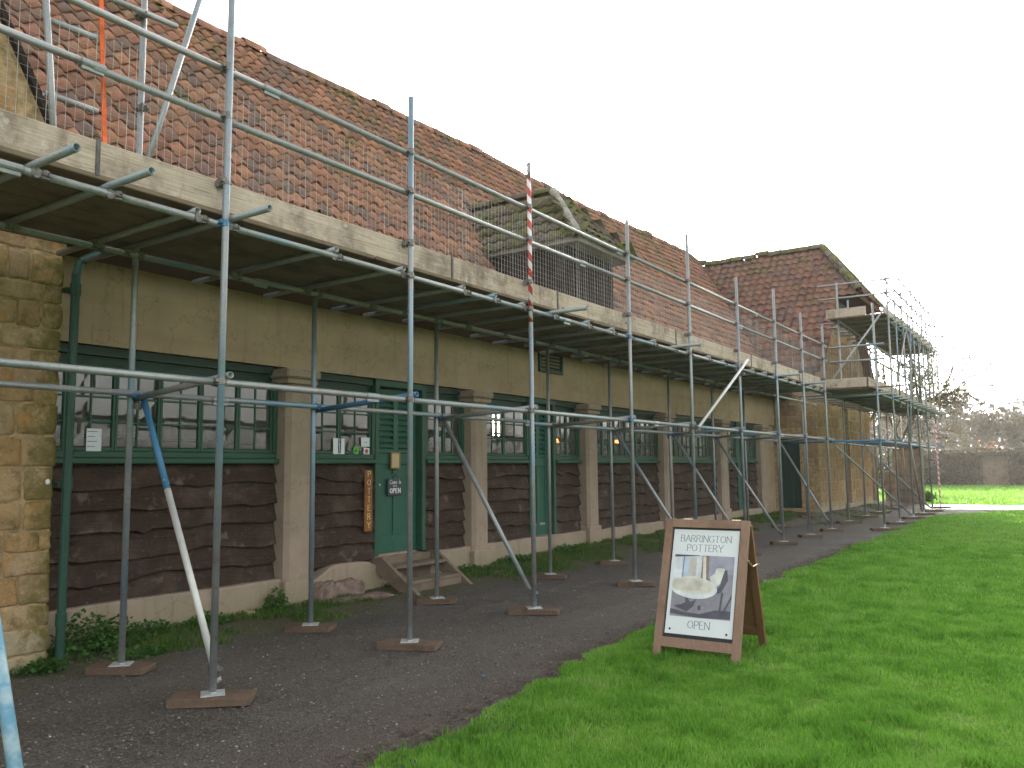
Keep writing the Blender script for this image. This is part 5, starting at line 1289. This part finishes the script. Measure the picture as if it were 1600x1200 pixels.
shape('photo_patch', [(.80, .06), (.83, .06), (.86, .42), (.83, .42)], 'ph_dark'); shape('photo_patch', [(.86, .08), (.88, .08), (1, .34), (1, .42)], 'ph_dark'); shape('photo_patch', [(.46, .12), (.51, .12), (.51, .20), (.46, .19)], 'ph_dark')
shape('photo_patch', [(.70, .40), (.82, .42), (.92, .62), (.90, .78), (.84, .78), (.80, .52)], 'ph_dark'); shape('jug', [(.62, .66), (.64, .56), (.74, .50), (.80, .56), (.86, .78), (.72, .80), (.70, .72)], 'ph_jug'); shape('jug_rim', ell(.79, .79, .075, .018), 'ph_cream')
shape('bowl', ell(.36, .47, .40, .175, rot=-.06), 'ph_pale'); shape('bowl_rim', ell(.33, .505, .37, .135, rot=-.05), 'ph_cream'); shape('bowl_inside', ell(.25, .51, .25, .118, rot=-.04), 'ph_bowl_in')
shape('bowl_edge', ell(.34, .415, .34, .028, rot=-.04, a0=math.pi*1.05, a1=math.pi*1.95), 'ph_cream')
for u, v in ((-pu+.04, pv0+.035), (pu-.045, pv0+.03)): m = MB(); m.tube(fn(u, v, .0126), fn(u, v, .0165), .0085, 10); m.build('screw', 'black_trim', ps)

# ------------------------------------------------------------------ weeds, litter
def leaf_plant(name, c, R, h, n, s, mat, label, cat, seed):
    r_ = np.random.default_rng(seed); a = r_.uniform(0, 6.28, n); rr = R*np.sqrt(r_.uniform(0, 1, n)); X = c[0]+rr*np.cos(a); Y = c[1]+rr*np.sin(a)*.7; Z = c[2]+h*(1-(rr/R)**2*.8)*r_.uniform(.15, 1, n)
    V = []; F = []
    for x, y, z in zip(X, Y, Z):
        t = Vector(r_.normal(0, 1, 3)).normalized(); t.z = abs(t.z)*.5; b = t.cross(Vector((0, 0, 1))+Vector(r_.normal(0, .6, 3))).normalized(); q = s*r_.uniform(.6, 1.4); P = Vector((x, y, z)); k = len(V)
        V += [P, P+t*q*.5+b*q*.42, P+t*q, P+t*q*.5-b*q*.42]; F.append((k, k+1, k+2, k+3))
    o = thing(name, label, cat, c); fo = MB().add(V, F).build('foliage', mat, o)
    m = MB()
    for _ in range(14): j = int(r_.integers(0, n)); m.tube((c[0]+r_.normal(0, R*.3), c[1]+r_.normal(0, R*.2), c[2]-.01), (X[j], Y[j], Z[j]), .003, 4, .002)
    m.build('stem', mat, o)
wl_ = [((3.78, 6.86, .0), .26, .34, 420, 'largest bushy green weed between the drainpipe and the first inner pole'), ((4.12, 6.98, .0), .24, .26, 320, 'bushy green weed just right of the weed beside the drainpipe'), ((4.5, 7.05, .0), .2, .16, 220, 'low green weed against the plinth under the first window'),
       ((5.1, 7.1, .01), .22, .12, 200, 'low spreading weed in the middle of the plinth under the first window'), ((5.95, 7.1, .02), .14, .24, 130, 'upright thin weed just left of the first pillar base'), ((3.3, 6.55, .0), .16, .10, 140, 'small weed at the foot of the stone gable'),
       ((9.3, 7.1, .05), .26, .12, 240, 'low weed beside the second pillar base right of the steps'), ((10.4, 7.1, .08), .35, .12, 300, 'long low clump of weeds right of the second pillar'), ((11.9, 7.1, .1), .3, .14, 260, 'low weeds below the second green door'), ((4.05, 6.5, .0), .22, .05, 200, 'flat creeping weed around the first inner sole board')]
for k, (c, R, h, n, lb) in enumerate(wl_): leaf_plant('weed_plant', c, R*1.15, h*1.1, int(n*2.1), .040, 'weed_leaf', lb, 'weed', 100+k)
n = 2600; X = rng.uniform(3.0, 17, n); Y = path_edge(X)+np.abs(rng.normal(.03, .12, n)); a = rng.uniform(0, 6.28, n); s = rng.uniform(.006, .024, n)
V = np.stack([np.stack([X+np.cos(a+q)*s, Y+np.sin(a+q)*s, .012+.012*np.abs(np.sin(a*3+q))], -1) for q in (0, 2.1, 4.2)], 1).reshape(-1, 3); F = np.arange(3*n).reshape(n, 3)
np_mesh('leaf_litter', V, F, 'bark', kind='stuff', label='dark leaf litter along the lawn edge of the path', category='litter')
n = 22; X = rng.uniform(4, 20, n); Y = rng.uniform(0, 3.3, n); a = rng.uniform(0, 6.28, n); s = rng.uniform(.010, .022, n)
V = np.stack([np.stack([X+np.cos(a+q)*s*k_, Y+np.sin(a+q)*s*k_, .055+.015*np.sin(a*5+q*2)], -1) for q, k_ in ((0, 1.3), (1.3, .7), (3.14, 1.2), (4.6, .7))], 1).reshape(-1, 3); F = np.arange(4*n).reshape(n, 4)
np_mesh('fallen_leaves', V, F, 'tree_leaf', kind='stuff', label='a few small fallen leaves lying on the lawn', category='leaves')
m = MB(); m.bbox(-.02, .02, -.008, .008, 0, .004, .001); o = m.build('litter_scrap', 'blue_tube', None, label='tiny blue plastic scrap lying on the path', category='litter'); o.location = (4.95, 3.65, .012); o.rotation_euler[2] = .5

# ------------------------------------------------------------------ background: garden wall, hedge, trees
GWL = thing('garden_wall', 'ruined grey-brown stone garden wall with piers beyond the far wing', 'wall', (33, 6, 0))
m = MB(); m.box(34.6, 35.0, 6.6, 12, -.05, 2.25); m.box(34.6, 35.0, 4.9, 5.9, -.05, 2.1); m.build('wall', 'grey_stone', GWL)
stone_wall(GWL, (34.6, 12, 0), (0, -1, 0), (-1, 0, 0), 5.4, .0, 2.3, .15, .3, .25, .6, 'grey_stone', joined=True); stone_wall(GWL, (34.6, 5.9, 0), (0, -1, 0), (-1, 0, 0), 1.0, .0, 2.15, .15, .3, .25, .6, 'grey_stone', joined=True)
MB().bbox(34.4, 35.1, 4.8, 6.0, 2.15, 2.27, .02).build('coping', 'grey_stone', GWL); MB().bbox(34.15, 34.5, 5.75, 6.15, -.05, 1.25, .02).build('pier', 'grey_stone', GWL)

def leaf_cloud(n, fn, s, r_):
    P = fn(n, r_); n = len(P); t = r_.normal(0, 1, (n, 3)); t /= np.linalg.norm(t, axis=1)[:, None]; b = np.cross(t, r_.normal(0, 1, (n, 3))); b /= np.linalg.norm(b, axis=1)[:, None]
    q = (s*r_.uniform(.5, 1.5, n))[:, None]
    V = np.stack([P-t*q*.5, P+b*q*.4, P+t*q*.5, P-b*q*.4], 1).reshape(-1, 3); F = np.arange(4*n).reshape(n, 4); return V, F
HD = thing('garden_hedge', 'long brown-green clipped hedge with an arched doorway at the far side of the lawn', 'hedge', (67, 0, 0))
m = MB(); m.box(66.6, 68.0, 5.6, 60, -.05, 2.3); m.box(66.6, 68.0, -60, 4.0, -.05, 2.3); m.box(66.6, 68, 4.0, 5.6, 2.0, 2.3); m.build('core', 'bark', HD)
def hf_(n, r_):
    Y = r_.uniform(-45, 45, n); Z = r_.uniform(0, 1, n)*2.5; X = 66.55-.25*r_.uniform(0, 1, n)-.2*fbm(Y*.8, Z*1.2, 4); top = r_.uniform(0, 1, n) < .25
    Z = np.where(top, 2.35+.28*fbm(Y*.5, Y*0, 8)*r_.uniform(.3, 1.2, n), Z); X = np.where(top, 66.5+r_.uniform(0, 1.5, n), X)
    ok = ~((Y > 4.0) & (Y < 5.6) & (Z < 1.75+.3*np.sqrt(np.clip(1-((Y-4.8)/.8)**2, 0, 1)))); return np.stack([X, Y, Z], -1)[ok]
V, F = leaf_cloud(42000, hf_, .15, np.random.default_rng(5)); np_mesh('foliage', V-np.array([67, 0, 0]), F, 'hedge_leaf', HD)
MB().bbox(66.95, 67.05, 4.0, 5.6, -.05, 2.0, .01).build('gate', 'deck_wood', HD)

def branch_tree(seed, H, spread, depth, r0, tw=1.0, lean=(0, 0)):
    r_ = random.Random(seed); segs = []; tips = []
    def grow(p, d, L, r, k):
        n = 3 if k < 3 else 2; 
        for i in range(n):
            q = p+d*(L/n); segs.append((p, q, r*(1-.22*i/n), r*(1-.22*(i+1)/n), k)); p = q
            d = (d+Vector((r_.gauss(0, .13), r_.gauss(0, .13), r_.gauss(0.02, .09)))).normalized()
            if k >= 1 and k < depth and r_.random() < .55: side(p, d, L*.6, r*.5, k+1)
        if k >= depth: tips.append(p); return
        for _ in range(r_.choice((2, 3, 3)) if k < 3 else 2): side(p, d, L*r_.uniform(.62, .84), r*r_.uniform(.55, .72), k+1)
    def side(p, d, L, r, k):
        a = r_.uniform(0, 6.28); o = d.orthogonal().normalized(); o2 = d.cross(o); t = r_.uniform(.35, .8)*spread
        grow(p, (d+(o*math.cos(a)+o2*math.sin(a))*t+Vector((0, 0, .08))).normalized(), L, max(r, .004*tw), k)
    grow(Vector((0, 0, 0)), Vector((lean[0], lean[1], 1)).normalized(), H*.30, r0, 0)
    return segs, tips
def tree(name, loc, seed, H, spread, depth, r0, label, cat='tree', leaves=0, leafmat='tree_leaf', tw=1.0, lean=(0, 0), ls=.1):
    segs, tips = branch_tree(seed, H, spread, depth, r0, tw, lean); o = thing(name, label, cat, loc)
    tr = MB(); cr = MB()
    for p, q, a, b, k in segs: (tr if k < 2 else cr).tube(p, q, a, 7 if k < 2 else (5 if k < 4 else 3), b, caps=False)
    _build(tr, 'trunk', 'bark', o, True); c = _build(cr, 'crown', 'twig', o, False)
    if leaves:
        r_ = np.random.default_rng(seed); T = np.array([tuple(t) for t in tips]); V, F = leaf_cloud(leaves, lambda n, rr: T[rr.integers(0, len(T), n)]+rr.normal(0, .12, (n, 3)), ls, r_); np_mesh('leaves', V, F, leafmat, c)
    return o
tree('bare_tree', (38.0, 6.2, 0), 17, 8.3, 1.15, 6, .085, 'bare branching tree rising just behind the far wing scaffold', leaves=500, tw=2.8, lean=(-.1, -.06))
tree('bare_tree', (46, 9.6, 0), 5, 7.5, 1.0, 6, .15, 'bare spreading tree behind the garden wall', leaves=260, leafmat='autumn_leaf', tw=2.0, lean=(0, -.2), ls=.13)
far = [((84, 12.5, 0), 21, 8.6, 'hazy bare tree above the hedge nearest the scaffold end'), ((95, 9.2, 0), 22, 10, 'tall pale hazy bare tree standing above the hedge'), ((88, 6.2, 0), 23, 6.6, 'low hazy bare tree above the arched gate'), ((98, 3.2, 0), 24, 8.6, 'hazy bare tree at the right edge above the hedge')]
for loc, sd_, H, lb in far: tree('bare_tree', loc, sd_, H, 1.15, 6, .2, lb, leaves=700, leafmat='hedge_leaf', tw=7.0, ls=.28)
def shrub(loc, R, h, n, mat, label, s, seed):
    r_ = np.random.default_rng(seed); o = thing('shrub', label, 'shrub', loc)
    def f(n, rr): d = rr.normal(0, 1, (n, 3)); d /= np.linalg.norm(d, axis=1)[:, None]; k = rr.uniform(.4, 1, n)[:, None]*(.75+.5*rr.uniform(0, 1, (n, 1))); P = d*k*np.array([R, R, h*.5]); P[:, 2] = np.abs(P[:, 2]+h*.45); return P
    V, F = leaf_cloud(n, f, s, r_); np_mesh('foliage', V, F, mat, o)
    m = MB()
    for _ in range(8): m.tube((0, 0, 0), (r_.normal(0, R*.4), r_.normal(0, R*.4), h*.8), .03, 4, .01)
    _build(m, 'stem', 'bark', o)
shrub((63.5, 11.0, 0), 2.6, 2.7, 2600, 'hedge_leaf', 'large dull green shrub at the hedge end beside the red and white pole', .2, 1)
shrub((72, 5.5, 0), 1.6, 3.1, 900, 'autumn_leaf', 'orange-leaved shrub showing above the hedge over the gate', .22, 2)
shrub((48, 9.2, 0), 1.3, 2.4, 800, 'hedge_leaf', 'brown shrub behind the garden wall', .16, 3)
shrub((36, 4.95, 0), .3, .5, 300, 'weed_leaf', 'green shrub at the foot of the garden wall end', .1, 4)
shrub((65.4, .9, 0), .9, 1.0, 500, 'weed_leaf', 'low grey-green shrub in front of the hedge at the right edge', .12, 6)
# the far wood: one mass
def wood(n, r_):
    Y = r_.uniform(-70, 70, n); X = r_.uniform(112, 150, n); top = 6.2+4.2*fbm(Y*.11, X*.02, 14, 4)+3.0*(fbm(Y*.5, X*.1, 15, 3)-.5); return np.stack([X, Y, top*r_.uniform(0, 1, n)**.7], -1)
V, F = leaf_cloud(46000, wood, .62, np.random.default_rng(9)); np_mesh('woodland', V, F, 'twig', kind='stuff', label='hazy leafless wood on the skyline beyond the hedge', category='woodland')

# ------------------------------------------------------------------ haze
k = NT('haze_air'); k.t.nodes.remove(k.b)
pv = k.n('ShaderNodeVolumePrincipled'); pv.inputs['Density'].default_value = 0.0010; pv.inputs['Color'].default_value = (0.95, 0.93, 0.90, 1); pv.inputs['Anisotropy'].default_value = 0.15
k.link(pv.outputs[0], k.out.inputs['Volume'])
M['haze_air'] = k.m
HZ = MB().box(-30, 175, -90, 90, -1.1, 14.5).build('haze', 'haze_air', None, kind='stuff')
